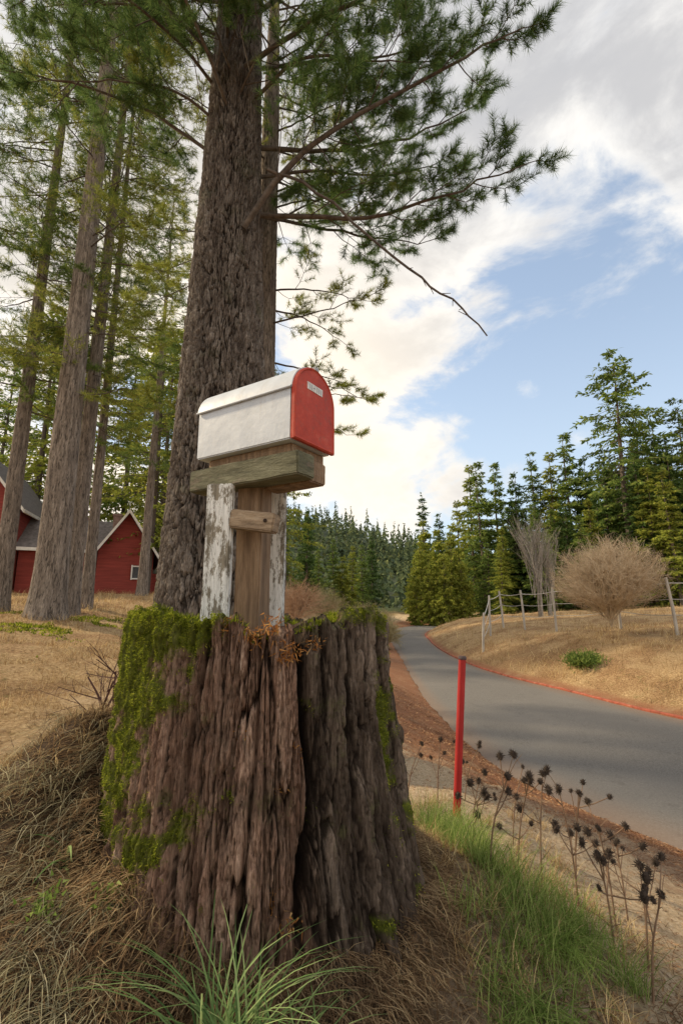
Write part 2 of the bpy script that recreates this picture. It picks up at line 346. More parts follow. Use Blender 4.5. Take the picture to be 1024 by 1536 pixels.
for (x,y,H,vi) in [(-8.0,31,19,7),(-13.5,34,20,7),(-17,37,22,8),(-4.6,38,15,7),(-22,34,22,7),(-10.5,43,21,8),(-26,40,25,8),(-3.5,50,10,0),(-15,48,22,7),(-30,36,22,7),(-8,55,15,0),(-1,60,9,2),(-9.6,24,15,7),(-34,46,24,8),(-7.2,26,15,7),(-11.5,30.5,18,7),(-19,33,21,7),(-6.2,30,14,7),(1.5,66,9,5),(.2,52,6,4),(-2.2,46,6,2),(3,72,10,2),(5,80,12,0),(-4.5,62,12,1)]:
    put_conifer(vi,x,y,H,'slender_tree' if vi in(7,8) else 'fir_tree',LAB[vi].replace(' on the roadside hill',' beyond the field'),'trees around the red houses',1.15)
# ---------------------------------------------------------------- near trunks
def trunk_mesh(name,mat,base,H,rf,nt_,nz,depth,cell,lean=(0,0),vst=4.5,roots=0.15,nx=None,warp=.5,edge=.24):
    th=np.arange(nt_)*2*np.pi/nt_; h=np.linspace(0,1,nz)**1.15*H
    TH,Hh=np.meshgrid(th,h); r0=rf(Hh); R0=float(rf(np.array([H*.2]))[0])
    nx=nx or int(2*np.pi*R0/cell)
    c1,i1=plates(TH,Hh,nx,cell*vst,3,warp,3,edge,1.4); c2,i2=plates(TH,Hh,int(nx*2.6),cell*vst*.35,5,warp,5,.25,1.4)
    br=sm(.3,.6,fbm(np.stack([np.cos(TH)*6,np.sin(TH)*6,Hh*3],-1)+77,3))
    c1=c1*(.45+.55*br)
    cav_shade=sat(c1+.4*c2)
    r=r0*(1+.05*(fbm(np.stack([np.cos(TH)*1.5,np.sin(TH)*1.5,Hh*.3],-1),2)-.5)*2)-depth*c1-.3*depth*c2+depth*.35*(i1-.5)+depth*.3*i2
    r+=depth*.6*(fbm(np.stack([np.cos(TH)*nx*.5,np.sin(TH)*nx*.5,Hh*9],-1),3)-.5)
    r+=roots*np.exp(-Hh/.45)*(.4+.6*np.abs(np.cos(TH*2.5+.5)))
    X=base[0]+lean[0]*Hh+r*np.cos(TH);Y=base[1]+lean[1]*Hh+r*np.sin(TH)
    V=np.stack([X,Y,base[2]+Hh],-1).reshape(-1,3)
    i,j=np.meshgrid(np.arange(nz-1),np.arange(nt_),indexing='ij');j2=(j+1)%nt_
    Q=np.stack([i*nt_+j,i*nt_+j2,(i+1)*nt_+j2,(i+1)*nt_+j],-1).reshape(-1,4)
    return mesh(name,V-np.array(base),Q,mat,True,{'cav_shade':cav_shade.ravel(),'flake':(.5*i1+.5*i2).ravel()})
def tz(x,y): return float(terr(np.array([float(x)]),np.array([float(y)]))[0])
def foliage(limbs,tw,nl,nw,K,ntw,spread=1.0,rr=.03):
    wa=Acc();na=Acc();A=[];B=[];RA=[];RB=[];TP=[];TD=[]
    for path,r0 in limbs:
        P=crom(path,14); n_=len(P); jit=rng.normal(size=P.shape)*.02*np.linalg.norm(P[-1]-P[0])*np.linspace(0,1,n_)[:,None]*.6; P=P+jit
        tube(wa,P,np.linspace(r0,r0*.2,n_),7)
        Ltot=np.linalg.norm(P[-1]-P[0]); m_=max(5,int(ntw*Ltot))
        for j in range(m_+1):
            t=.12+.88*j/m_; f=t*(n_-1); i0=min(int(f),n_-2); p=P[i0]+(P[i0+1]-P[i0])*(f-i0); d=nrm(P[i0+1]-P[i0])
            side=nrm(np.cross(d,[0,0,1.]))*(1 if j%2 else -1)
            if j==m_: td=d; L=tw*.5
            else:
                td=nrm(d*random.uniform(.4,.9)+side*random.uniform(.4,1.1)+np.array([0,0,random.uniform(-.45,.35)])); L=tw*(1.15-.6*t)*random.uniform(.6,1.25)
            dd=td; seg=4; prev=p
            for s in range(seg):
                nx=prev+dd*L/seg; A.append(prev);B.append(nx);RA.append(rr*.3*(1-s/seg*.7));RB.append(rr*.3*(1-(s+1)/seg*.7))
                if s>=1 or random.random()<.5:
                    for sg in(1,-1):
                        sd=nrm(dd*.8+nrm(np.cross(dd,[0,0,1.])+1e-6)*sg*random.uniform(.5,1)+np.array([0,0,random.uniform(-.2,.5)])); sl=L*.34*random.uniform(.6,1.2)*spread
                        e=nx+sd*sl;A.append(nx);B.append(e);RA.append(rr*.13);RB.append(rr*.07)
                        TP+= [e,nx+sd*sl*.65]; TD+=[sd,sd]
                prev=nx; dd=nrm(dd+np.array([0,0,random.uniform(-.05,.25)])+rng.normal(size=3)*.12)
            TP+=[prev,prev-dd*L*.08];TD+=[dd,dd]
    sticks(wa,A,B,np.array(RA),np.array(RB))
    TP=np.array(TP);TD=np.array(TD);M=len(TP)
    P=np.repeat(TP,K,0);D0=np.repeat(TD,K,0); t=rng.random((M*K,1)); 
    rad=nrm(np.cross(D0,rng.normal(size=D0.shape)))
    D=nrm(D0*(.2+.9*rng.random((M*K,1)))+rad*(.5+.8*rng.random((M*K,1)))+[0,0,.12])
    needles(na,P+D0*(t-.65)*nl*1.0,D,nl*(.55+.5*rng.random(M*K)),nw)
    return wa,na
bx,by=-1.2,4.5; bz=tz(bx,by)-.25
tree=empty('pine_tree',(bx,by,bz),'huge old pine tree with deeply furrowed bark behind the stump','tree')
H=14.5
rf=lambda h: np.interp(h,[0,.7,2.9,6.2,11,14.5],[.58,.51,.42,.30,.17,.05])
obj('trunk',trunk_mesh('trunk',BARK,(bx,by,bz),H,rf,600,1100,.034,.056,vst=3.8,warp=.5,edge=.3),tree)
limbs=[([(-.95,4.45,6.28),(.13,4.5,6.30),(.98,4.4,6.42),(1.9,4.3,6.72)],.030),
 ([(-.98,4.2,5.9),(-.473,4.0,6.49),(.315,3.9,7.0),(1.168,3.8,7.45),(1.62,3.75,7.65)],.034),
 ([(-1.1,4.3,8.0),(-.2,4.0,8.3),(.8,3.8,8.5),(1.7,3.6,8.9)],.03),
 ([(-1.0,4.6,7.3),(-.1,4.9,7.6),(.8,5.0,7.9),(1.7,5.2,8.6)],.03),
 ([(-1.1,4.3,8.6),(-.6,3.4,9.0),(0,2.9,9.2),(.7,2.5,9.3)],.026),
 ([(-1.2,4.3,7.4),(-1.5,3.6,7.9),(-1.9,3.1,8.2),(-2.3,2.6,8.2)],.022),
 ([(-1.3,4.5,7.0),(-2.2,4.5,7.7),(-3.2,4.4,8.0),(-4.2,4.3,8.1)],.022),
 ([(-1.3,4.5,8.2),(-2.2,4.1,8.9),(-3.3,3.7,9.3),(-4.0,3.3,9.3)],.024),
 ([(-1.1,4.5,9.0),(-.2,4.5,9.8),(.9,4.6,10.1),(1.9,4.6,10.3)],.03),
 ([(-1.3,4.6,9.4),(-2.3,4.9,10.0),(-3.3,5.1,10.2),(-4.3,5.3,10.3)],.026),
 ([(-1.0,4.4,7.7),(-.4,4.1,7.9),(.2,4.0,7.7),(.8,3.9,7.6)],.022),
 ([(-1.25,4.2,8.3),(-1.0,3.3,8.4),(-.6,2.9,8.5),(-.2,2.6,8.5)],.022),
 ([(-1.0,4.8,6.6),(-.3,5.2,6.8),(.5,5.5,6.9),(1.2,5.7,7.0)],.024),
 ([(-.9,4.5,6.5),(-.3,4.3,7.0),(.2,4.3,7.4),(.9,4.4,7.9)],.024),
 ([(-1.0,4.6,6.9),(-.3,4.7,7.1),(.4,4.8,7.15),(1.2,4.8,7.3)],.022),
 ([(-1.2,4.2,10),(-1.9,3.3,10.4),(-2.6,2.7,10.5)],.024),([(-1.2,4.4,11),(-.4,3.6,11.5),(.4,3.0,11.6)],.024),
 ([(-1.35,4.4,7.8),(-1.9,3.9,8.1),(-2.7,3.5,8.1),(-3.3,3.3,8.0)],.02),
 ([(-1.1,4.6,8.4),(-.3,4.8,8.8),(.5,4.8,8.9),(1.3,4.9,9.3)],.026),
 ([(-1.4,4.4,8.6),(-2.0,4.3,8.8),(-2.8,4.2,8.8),(-3.4,4.0,8.6)],.022),
 ([(-1.35,4.4,7.4),(-1.8,4.2,7.6),(-2.4,4.1,7.6),(-2.9,4.0,7.45)],.018),
 ([(-1.2,4.25,7.9),(-1.35,3.9,8.1),(-1.5,3.5,8.0)],.016),([(-1.1,4.25,7.6),(-.85,4.0,7.75),(-.5,3.8,7.7)],.014),
 ([(-1.2,4.25,8.7),(-1.35,3.8,9.0),(-1.5,3.3,9.0)],.016),([(-1.15,4.2,8.3),(-1.2,3.8,8.35),(-1.1,3.4,8.3)],.014)]
wa,na=foliage(limbs,.72,.118,.0044,60,5.4,rr=.024)
dp=crom([(-.75,4.05,6.45),(-.21,4.0,6.11),(.54,3.9,5.26),(.95,3.82,4.85),(1.26,3.8,4.48)],18); dp+=rng.normal(size=dp.shape)*.012
tube(wa,dp,np.linspace(.016,.006,18),6)
for k in range(12):
    q=dp[4+k]; d=nrm(np.array([random.uniform(-1,1),random.uniform(-.6,.6),random.uniform(-.6,.3)])); sticks(wa,[q],[q+d*random.uniform(.05,.14)],.005,.003)
obj('branches',wa.mesh('branches',TWIG,True,off=(bx,by,bz)),tree); obj('crown',na.mesh('crown',NEEDLE,off=(bx,by,bz)),tree)
x2,y2=-.97,5.5;z2=tz(x2,y2)-.2
tree=empty('pine_tree',(x2,y2,z2),'slender pine tree growing close behind the huge trunk','tree')
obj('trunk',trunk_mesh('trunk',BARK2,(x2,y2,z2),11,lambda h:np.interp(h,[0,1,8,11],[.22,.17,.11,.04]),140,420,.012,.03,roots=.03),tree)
limbs=[]
for k in range(32):
    z=4.2+k*.24; az=random.choice([random.uniform(-.9,.9),random.uniform(-.5,.6),random.uniform(2,4.2)]); L=random.uniform(.9,1.8)
    limbs.append(([(x2,y2,z),(x2+.5*L*math.cos(az),y2+.5*L*math.sin(az),z+.02),(x2+L*math.cos(az),y2+L*math.sin(az),z+random.uniform(-.3,.1))],.014))
wa,na=foliage(limbs,.42,.08,.0042,30,4.2,rr=.015)
obj('branches',wa.mesh('branches',TWIG,True,off=(x2,y2,z2)),tree); obj('crown',na.mesh('crown',NEEDLE2,off=(x2,y2,z2)),tree)
for (x,y,r,H,lab,sd) in [(-8.4,12,.20,24,'tall straight fir with smooth grey brown trunk',1),(-6.6,11,.33,26,'thick tall fir with mossy roots by the red houses',2),(-7.0,12.6,.21,25,'tall fir standing close behind a thicker trunk',3),
   (-7.3,14,.15,22,'slim reddish fir trunk beside taller firs',4),(-8.6,21,.2,20,'slim fir with light foliage in front of woods',5)]:
    z=tz(x,y)-.2; tree=empty('fir_tree',(x,y,z),lab,'tree','tall firs beside the red houses')
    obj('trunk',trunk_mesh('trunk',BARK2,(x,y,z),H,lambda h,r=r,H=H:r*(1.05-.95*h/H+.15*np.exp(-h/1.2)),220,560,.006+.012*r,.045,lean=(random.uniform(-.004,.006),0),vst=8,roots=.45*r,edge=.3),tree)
    limbs=[];rs=random.Random(sd)
    for k in range(58):
        zz=z+5.5+(H-6.5)*(k/58)**1.0; az=rs.random()*6.28; L=rs.uniform(1.2,3.0)*(1 if k>8 else .6)
        limbs.append(([(x,y,zz),(x+.5*L*math.cos(az),y+.5*L*math.sin(az),zz-.05*L),(x+L*math.cos(az),y+L*math.sin(az),zz-.25*L*rs.random())],.022))
    wa,na=foliage(limbs,.9,.16,.011,16,2.9,rr=.03)
    obj('branches',wa.mesh('branches',TWIG,True,off=(x,y,z)),tree); obj('crown',na.mesh('crown',NEEDLE3 if sd%2 else NEEDLE2,off=(x,y,z)),tree)
# ---------------------------------------------------------------- stump
SX,SY=-.25,1.58
def gd(th,c,w):
    d=(th-math.radians(c)+np.pi)%(2*np.pi)-np.pi; return np.exp(-(d/math.radians(w))**2)
def ztop(th): 
    q=np.stack([np.cos(th)*5,np.sin(th)*5,0*th],-1); _,i_=plates(th,0*th+2.1,60,.2,9,.5,4,.2)
    return 2.145+.04*gd(th,-125,32)+.035*gd(th,-36,18)-.055*gd(th,-66,2.4)-.02*gd(th,-78,9)+(fbm(q*2.5,4)-.5)*.05+(fbm(q*9,3)-.5)*.03+(i_-.5)*.025
def stump_full(th,z):
    h=(z-1.4)/.78; ih=np.clip(1-h,0,1.4); dg=np.degrees((th+np.pi)%(2*np.pi)-np.pi)
    R=.39+.075*ih**1.6*(.2+.8*(.5+.5*np.cos(th+math.radians(35))))+.01*ih+.05*np.clip(ih-.7,0,1)*np.abs(np.cos(th*3.5+.6))+.05*gd(th,-30,22)*np.clip(ih-.5,0,1)
    R=R+.035*(fbm(np.stack([np.cos(th)*2.2,np.sin(th)*2.2,z*.5],-1),2)-.5)+.035*(fbm(np.stack([np.cos(th)*5,np.sin(th)*5,z*1.0],-1)+4,3)-.5)
    right=sm(-68,-60,dg)
    c1,i1=plates(th,z,38,.46,1,.30,3.5,.20,1.7); c2,i2=plates(th,z,112,.15,2,.42,7,.26,1.8); c3,i3=plates(th,z,290,.055,4,.5,10,.32,1.4)
    br=sm(.32,.6,fbm(np.stack([np.cos(th)*6,np.sin(th)*6,z*4.5],-1)+77,3)); c1=c1*(.3+.7*br)*(.65+.45*right)
    rid=1-np.abs(2*vn(np.stack([np.cos(th)*12,np.sin(th)*12,z*1.3],-1)+(fbm(np.stack([np.cos(th)*5,np.sin(th)*5,z*4],-1),3)[...,None]-.5)*1.2)-1)
    rid=rid**3*(.1+.9*right)
    fib=fbm(np.stack([np.cos(th)*60,np.sin(th)*60,z*9],-1),4)-.5; chunk=fbm(np.stack([np.cos(th)*14,np.sin(th)*14,z*12],-1)+3,4)-.5
    r=R-.024*c1-.026*rid+.018*(i1-.5)-.007*c2+.009*(i2-.5)-.003*c3+.005*(i3-.5)+.010*fib+.012*chunk
    crack=1.25*gd(th+.05*np.sin(z*6)+.02*np.sin(z*17),-66,2.0)*sm(1.36,1.6,z)+.3*gd(th+.04*np.sin(z*5+1),-84,.8)*sm(1.2,1.5,z)+.45*gd(th+.03*np.sin(z*8),-44,1.2)+.35*gd(th+.04*np.sin(z*7+2),-104,1.2)
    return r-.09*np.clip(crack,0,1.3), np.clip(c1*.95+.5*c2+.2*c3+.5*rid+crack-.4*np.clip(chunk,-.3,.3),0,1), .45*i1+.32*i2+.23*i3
def stump_r(th,z):
    a_,b_,c_=stump_full(th,z); return a_,b_
def moss_mask(th,z):
    d=np.degrees((th+np.pi)%(2*np.pi)-np.pi); d=np.where(d>90,d-360,d)
    X=np.stack([np.cos(th)*.4,np.sin(th)*.4,z],-1)
    n1=fbm(X*6+40,4); n2=fbm(X*26+7,4); zt=ztop(th)
    edge=-106-(zt-z)*14+(n1-.5)*70
    left=sm(30,-34,d-edge)*sm(-285,-200,d)
    dens=sm(1.25,1.85,z)
    m_=left*(.42+.55*dens)
    m_=m_+sm(.11,.0,zt-z+(n2-.5)*.1)*.65*(sm(-85,-105,d)+gd(th,-40,20))
    m_=m_+.75*gd(th+.05*np.sin(z*9),-27,2.8)*sm(1.66,1.78,z)*sm(2.03,1.9,z)+.40*gd(th,-15,12)*sm(1.3,1.6,z)+.3*gd(th,-40,5)*sm(1.55,1.45,z)
    return sat(sm(.26,.86,m_*.82+(n2-.5)*1.3+(n1-.5)*.5))
def mlump(th,z):
    X=np.stack([np.cos(th)*.4,np.sin(th)*.4,z],-1); return fbm(X*30,3)
nth,nz=1500,400
th=np.arange(nth)*2*np.pi/nth; hh=np.linspace(0,1,nz); TH,HH=np.meshgrid(th,hh)
ZT1=ztop(th); ZT=np.broadcast_to(ZT1,TH.shape); Z=1.0+(ZT-1.0)*HH; R,cav_shade,fl=stump_full(TH,Z); mm=moss_mask(TH,Z)
R=R+mm*(.002+.03*(mlump(TH,Z)-.36)); R=R-.015*sm(.985,1,HH)
V=[np.stack([SX+R*np.cos(TH),SY+R*np.sin(TH),Z],-1).reshape(-1,3)]
tone=sm(-68,-60,np.degrees((TH+np.pi)%(2*np.pi)-np.pi)); A_c=[cav_shade.ravel()];A_m=[mm.ravel()];A_t=[tone.ravel()];A_f=[fl.ravel()]
caps=[.95,.88,.78,.64,.48,.3,.12]
for cf in caps:
    rr=R[-1]*cf; zz=ZT1-.05*(1-cf)**.6-.02+(fbm(np.stack([rr*np.cos(th)*14,rr*np.sin(th)*14,0*th],-1),4)-.5)*.06
    V.append(np.stack([SX+rr*np.cos(th),SY+rr*np.sin(th),zz],-1)); A_c.append(0*th);A_m.append(mm[-1]*cf*.9);A_t.append(0*th);A_f.append(0*th+.5)
V=np.concatenate(V); rows=nz+len(caps)
i,j=np.meshgrid(np.arange(rows-1),np.arange(nth),indexing='ij');j2=(j+1)%nth
Q=np.stack([i*nth+j,i*nth+j2,(i+1)*nth+j2,(i+1)*nth+j],-1).reshape(-1,4)
m,nt=newmat('stump_wood');v=coords(nt,(1,1,.14));v2=coords(nt)
n1=noise(nt,v,24,10,.78,.4);n3=noise(nt,v,130,6,.8)
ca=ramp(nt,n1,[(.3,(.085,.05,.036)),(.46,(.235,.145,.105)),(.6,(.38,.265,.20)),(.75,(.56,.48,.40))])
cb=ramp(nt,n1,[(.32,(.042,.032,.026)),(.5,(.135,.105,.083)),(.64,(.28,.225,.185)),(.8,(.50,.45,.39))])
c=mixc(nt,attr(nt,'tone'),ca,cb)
c=mixc(nt,1.0,c,ramp(nt,n3,[(.3,(.4,.4,.4)),(.7,(1.55,1.53,1.5))]),'MULTIPLY')
c=mixc(nt,1.0,c,ramp(nt,attr(nt,'flake'),[(.2,(.6,.57,.55)),(.8,(1.35,1.35,1.35))]),'MULTIPLY')
c=mixc(nt,mrange(nt,noise(nt,v2,4,6,.7),.5,.66,0,.5),c,(.07,.054,.042))
c=mixc(nt,mrange(nt,noise(nt,v2,9,6,.75),.56,.67,0,.4),c,(.15,.16,.065))
c=mixc(nt,mrange(nt,attr(nt,'cav_shade'),.42,1.0,0,.88),c,(.02,.014,.011))  # crevice shade painted over the dark furrows and cracks of the stump
mo=ramp(nt,noise(nt,v2,60,6,.7),[(.3,(.06,.08,.012)),(.6,(.15,.18,.022)),(.8,(.26,.28,.04))])
c=mixc(nt,mrange(nt,attr(nt,'moss'),.05,.75,0,.9),c,mo)
finish(nt,c,.95,n3,1,.012,spec=.1);STW=m
stump=empty('tree_stump',(SX,SY,1.4),'large weathered tree stump draped in green moss on a bank','stump')
off=np.array([SX,SY,1.4])
obj('trunk',mesh('stump_trunk',V-off,Q,STW,True,{'cav_shade':np.concatenate(A_c),'moss':np.concatenate(A_m),'tone':np.concatenate(A_t),'flake':np.concatenate(A_f)}),stump)
M=360000; t_=rng.random(M)*2*np.pi; t_=np.where(np.sin(t_)>.35,-t_,t_); zz=1.2+rng.random(M)*1.0; mk=moss_mask(t_,zz)*(zz<ztop(t_)+.005)
k=rng.random(M)<mk*1.1; t_=t_[k];zz=zz[k]; r_,_=stump_r(t_,zz); r_=r_+mk[k]*(.002+.03*(mlump(t_,zz)-.36))-.002
P=np.stack([SX+r_*np.cos(t_),SY+r_*np.sin(t_),zz],-1); D=nrm(np.stack([np.cos(t_),np.sin(t_),.1+0*t_],-1)*.8+rng.normal(size=P.shape)*.7)
a_=Acc(); needles(a_,P,D,.004+.007*rng.random(len(P)),.0024)
MT=80000; t_=rng.random(MT)*2*np.pi; cf=np.sqrt(rng.random(MT)*.4+.6); zt_=ztop(t_); r0,_=stump_r(t_,zt_); mk=sat(sm(-85,-105,np.degrees((t_+np.pi)%(2*np.pi)-np.pi))+gd(t_,-40,25)+.35)*(fbm(np.stack([np.cos(t_)*6*cf,np.sin(t_)*6*cf,0*t_],-1),3)>.45)
k=rng.random(MT)<mk*.7; t_,cf,r0,zt_=t_[k],cf[k],r0[k],zt_[k]
P=np.stack([SX+r0*cf*np.cos(t_),SY+r0*cf*np.sin(t_),zt_-.018-.04*(1-cf)],-1); needles(a_,P,nrm(rng.normal(size=P.shape)*.6+[0,0,1]),.008+.014*rng.random(len(P)),.003)
MOSS=m_leaf('moss_green',(.08,.115,.013),(.22,.26,.028),(.48,.49,.07),14,.35,.8,lo=.45)
obj('moss',a_.mesh('moss',MOSS,off=off),stump)
ORA=m_leaf('dry_orange',(.20,.08,.03),(.46,.21,.07),(.62,.40,.18),20,.3)
for (d_,z_,s_,n_) in [(-74,1.78,.03,50),(-76,1.57,.03,50),(-72,1.53,.025,40),(-69,1.86,.02,25),(-73,1.33,.04,60),(-86,1.9,.02,20),(-50,1.38,.035,40),(-85,2.12,.03,90),(-72,2.08,.035,90),(-60,2.10,.025,60),(-95,2.14,.03,70),(-78,2.14,.035,90)]:
    t0=math.radians(d_); r0=float(stump_r(np.array([t0]),np.array([z_]))[0][0]); a_=Acc()
    P=np.array([SX+r0*math.cos(t0),SY+r0*math.sin(t0),z_])+rng.normal(size=(n_,3))*s_*[.5,.2,.45]
    needles(a_,P,nrm(rng.normal(size=(n_,3))+np.array([math.cos(t0),math.sin(t0)-.3,.1])),s_*(.3+.6*rng.random(n_)),.004)
    obj('dry_fern',a_.mesh('dry_fern',ORA,off=off),stump)
# ---------------------------------------------------------------- wooden mailbox post
def plank(name,c,d,ax,mat,parent,poff,amp=.003,bev=.004,cuts=10,fr=18,seed=0):
    import bmesh
    bm=bmesh.new(); bmesh.ops.create_cube(bm,size=1)
    for v_ in bm.verts: v_.co=Vector((v_.co.x*d[0],v_.co.y*d[1],v_.co.z*d[2]))
    bmesh.ops.bevel(bm,geom=bm.edges[:],offset=bev,segments=2,affect='EDGES')
    lax=int(np.argmax(d))
    ed=[e for e in bm.edges if abs((e.verts[0].co-e.verts[1].co)[lax])>d[lax]*.5]
    bmesh.ops.subdivide_edges(bm,edges=ed,cuts=cuts*3,use_grid_fill=False)
    ed=[e for e in bm.edges if e.calc_length()>min(d)*.5]
    if ed: bmesh.ops.subdivide_edges(bm,edges=ed,cuts=8,use_grid_fill=True)
    co=np.array([v_.co[:] for v_ in bm.verts]); q=co*fr; q[:,lax]*=.2
    q2=co*90; q2[:,lax]*=.12
    dn=(np.stack([fbm(q+seed+k*50,4) for k in range(3)],-1)-.5)*2*amp*1.3+(np.stack([fbm(q2+seed+k*50,3) for k in range(3)],-1)-.5)*amp*1.2
    W=(co+dn)@np.asarray(ax)+np.array(c)-np.array(poff)
    for v_,w_ in zip(bm.verts,W): v_.co=w_
    me=bpy.data.meshes.new(name); bm.to_mesh(me); bm.free(); me.materials.append(mat)
    return obj(name,me,parent)
def m_wood(name,sc,stops,stops2=None,th=(.5,.6)):
    m,nt=newmat(name);v=coords(nt,sc);n1=noise(nt,v,34,10,.75,.3);n3=noise(nt,v,130,6,.8);c=ramp(nt,n1,stops)
    if stops2: c=mixc(nt,mrange(nt,noise(nt,coords(nt,tuple(.25+.75*s for s in sc)),26,9,.8),*th),c,ramp(nt,n1,stops2))
    c=mixc(nt,1.0,c,ramp(nt,n3,[(.3,(.65,.65,.65)),(.6,(1.15,1.15,1.15))]),'MULTIPLY')
    finish(nt,c,.85,n3,.9,.004);return m
gr=[(.3,(.07,.06,.045)),(.55,(.24,.21,.16)),(.75,(.38,.34,.27))]
WHITEW=m_wood('flaking_white_paint_wood',(1,1,.1),[(.25,(.56,.56,.53)),(.6,(.76,.76,.73))],gr,(.48,.55))
BROWNW=m_wood('brown_post_wood',(1,1,.08),[(.3,(.11,.07,.042)),(.55,(.27,.18,.11)),(.75,(.42,.31,.21))])
GREENW=m_wood('green_grey_beam_wood',(.15,.25,1),[(.3,(.05,.048,.028)),(.55,(.15,.145,.088)),(.75,(.28,.27,.19))],[(.3,(.09,.068,.045)),(.7,(.28,.235,.175))],(.54,.64))
TANW=m_wood('cut_block_wood',(.2,.25,1),[(.3,(.14,.095,.06)),(.55,(.34,.255,.17)),(.75,(.52,.43,.33))])
U=np.array([.84,-.54,0]);U/=np.linalg.norm(U);Wv=np.array([-U[1],U[0],0]);K3=np.array([0,0,1.]);AX=np.stack([U,Wv,K3])
post=empty('mailbox_post',(-.33,1.48,2.1),'weathered wooden post with flaking white boards on the stump','post'); po=(-.33,1.48,2.1)
def rz(a): c_,s_=math.cos(a),math.sin(a); return np.array([[c_,s_,0],[-s_,c_,0],[0,0,1]])
E=2.2
plank('board',(-.375,1.455,E+.13),(.082,.028,.47),rz(-.12),WHITEW,post,po,.003,seed=3)['label']='board with flaking white paint'
plank('post',(-.283,1.545,E+.14),(.085,.085,.47),rz(-.25),BROWNW,post,po,.003,seed=7)['label']='bare brown wooden post'
plank('board',(-.226,1.66,E+.16),(.062,.03,.5),rz(-.1),WHITEW,post,po,.003,seed=13)['label']='narrow white painted board'
Ncor=np.array([-.1496,1.35,0])
bc=np.array([-.128,1.318,0])-U*.225+Wv*.0425; bc[2]=E+.400
plank('beam',bc,(.455,.085,.072),AX,GREENW,post,po,.003,seed=21)['label']='mossy grey green beam under the mailbox'
pc=Ncor-U*.20+Wv*.115; pc[2]=E+.459
plank('shelf',pc,(.36,.17,.040),AX,BROWNW,post,po,.002,seed=31)
bb=np.array([-.128,1.318,0])-U*.12+Wv*.132; bb[2]=E+.398
plank('beam',bb,(.20,.085,.07),AX,BROWNW,post,po,.003,seed=41)['label']='brown block behind the beam'
plank('block',(-.262,1.432,E+.243),(.145,.055,.058),np.array([[.955,-.22,-.14],[.22,.97,0],[.14,0,.99]]),TANW,post,po,.003,bev=.005,seed=51)['label']='short knotted wooden block nailed to the post'
a_=Acc();hc=np.array([-.225,1.396,E+.24]); tube(a_,[hc,hc+[.001,-.006,0],hc+[.001,-.0061,0]],[.006,.005,.0002],10)
obj('knot',a_.mesh('knot',m_noise('knot_dark',[(.3,(.02,.012,.008)),(.7,(.05,.03,.02))],scale=30),off=po),post)
# ---------------------------------------------------------------- mailbox
ML,MW,MHs=.405,.210,.148; rad=MW/2
mb=empty('mailbox',tuple(Ncor-U*ML/2+Wv*MW/2+np.array([0,0,E+.483])),'white metal mailbox with a red door on a wooden post','mailbox'); mo_=np.array(mb.location)
def loc2w(V):
    V=np.asarray(V,float); return Ncor+V[:,0:1]*U+V[:,1:2]*Wv+V[:,2:3]*K3+np.array([0,0,E+.483])-mo_
def arch(r,zs,a0=0,a1=180,n_=28,cy=rad):
    a=np.radians(np.linspace(a0,a1,n_)); return np.stack([cy-r*np.cos(a),zs+r*np.sin(a)],-1)
def shell(prof_o,prof_i,xs):
    pr=np.concatenate([prof_o,prof_i[::-1]]);n_=len(pr);V=np.concatenate([np.concatenate([np.full((n_,1),x),pr],1) for x in xs]);Q=[]
    for s in range(len(xs)-1):
        for q in range(n_): Q.append([s*n_+q,s*n_+(q+1)%n_,(s+1)*n_+(q+1)%n_,(s+1)*n_+q])
    h=n_//2
    for base in(0,(len(xs)-1)*n_):
        for q in range(h-1): Q.append([base+q,base+q+1,base+n_-2-q,base+n_-1-q])
    return V,Q
m,nt=newmat('white_painted_metal');v=coords(nt)
c=ramp(nt,noise(nt,v,9,8,.7),[(.3,(.45,.485,.53)),(.6,(.56,.60,.65))]); c=mixc(nt,mrange(nt,noise(nt,v,34,8,.8),.6,.7,0,.6),c,(.34,.32,.29))
c=mixc(nt,mrange(nt,noise(nt,coords(nt,(1,1,.2)),22,6,.7),.52,.68,0,.3),c,(.40,.39,.38))
finish(nt,c,.45,noise(nt,v,10,5,.6),.35,.008,spec=.4);WHM=m
m,nt=newmat('red_painted_door');v=coords(nt)
c=ramp(nt,noise(nt,v,12,10,.75),[(.3,(.30,.036,.02)),(.55,(.45,.058,.032)),(.75,(.53,.14,.09))]); c=mixc(nt,mrange(nt,noise(nt,v,45,8,.8),.52,.66,0,.65),c,(.24,.075,.05))
finish(nt,c,.6,noise(nt,v,60,8,.7),.4,.003,spec=.25);REDM=m
GREYM=m_noise('grey_metal',[(.3,(.2,.21,.22)),(.7,(.4,.41,.42))],scale=30,rough=.5)
th_=.003
po_=np.concatenate([[[0,0]],arch(rad,MHs),[[MW,0]]]);pi_=np.concatenate([[[th_,0]],arch(rad-th_,MHs),[[MW-th_,0]]])
a_=Acc();V_,Q_=shell(po_,pi_,np.linspace(-ML,-.004,5));a_.add(loc2w(V_),Q=Q_)
V_=np.concatenate([np.full((len(po_),1),-ML+.006),pi_],1);a_.add(loc2w(V_),T=[[0,q,q+1] for q in range(1,len(V_)-1)])
V_=np.array([[-ML+.002,th_,.004],[-.006,th_,.004],[-.006,MW-th_,.004],[-ML+.002,MW-th_,.004],[-ML+.002,th_,-.004],[-.006,th_,-.004],[-.006,MW-th_,-.004],[-ML+.002,MW-th_,-.004]])
a_.add(loc2w(V_),Q=[[0,1,2,3],[4,7,6,5],[0,4,5,1],[2,6,7,3],[1,5,6,2],[0,3,7,4]])
obj('body',a_.mesh('body',WHM),mb)
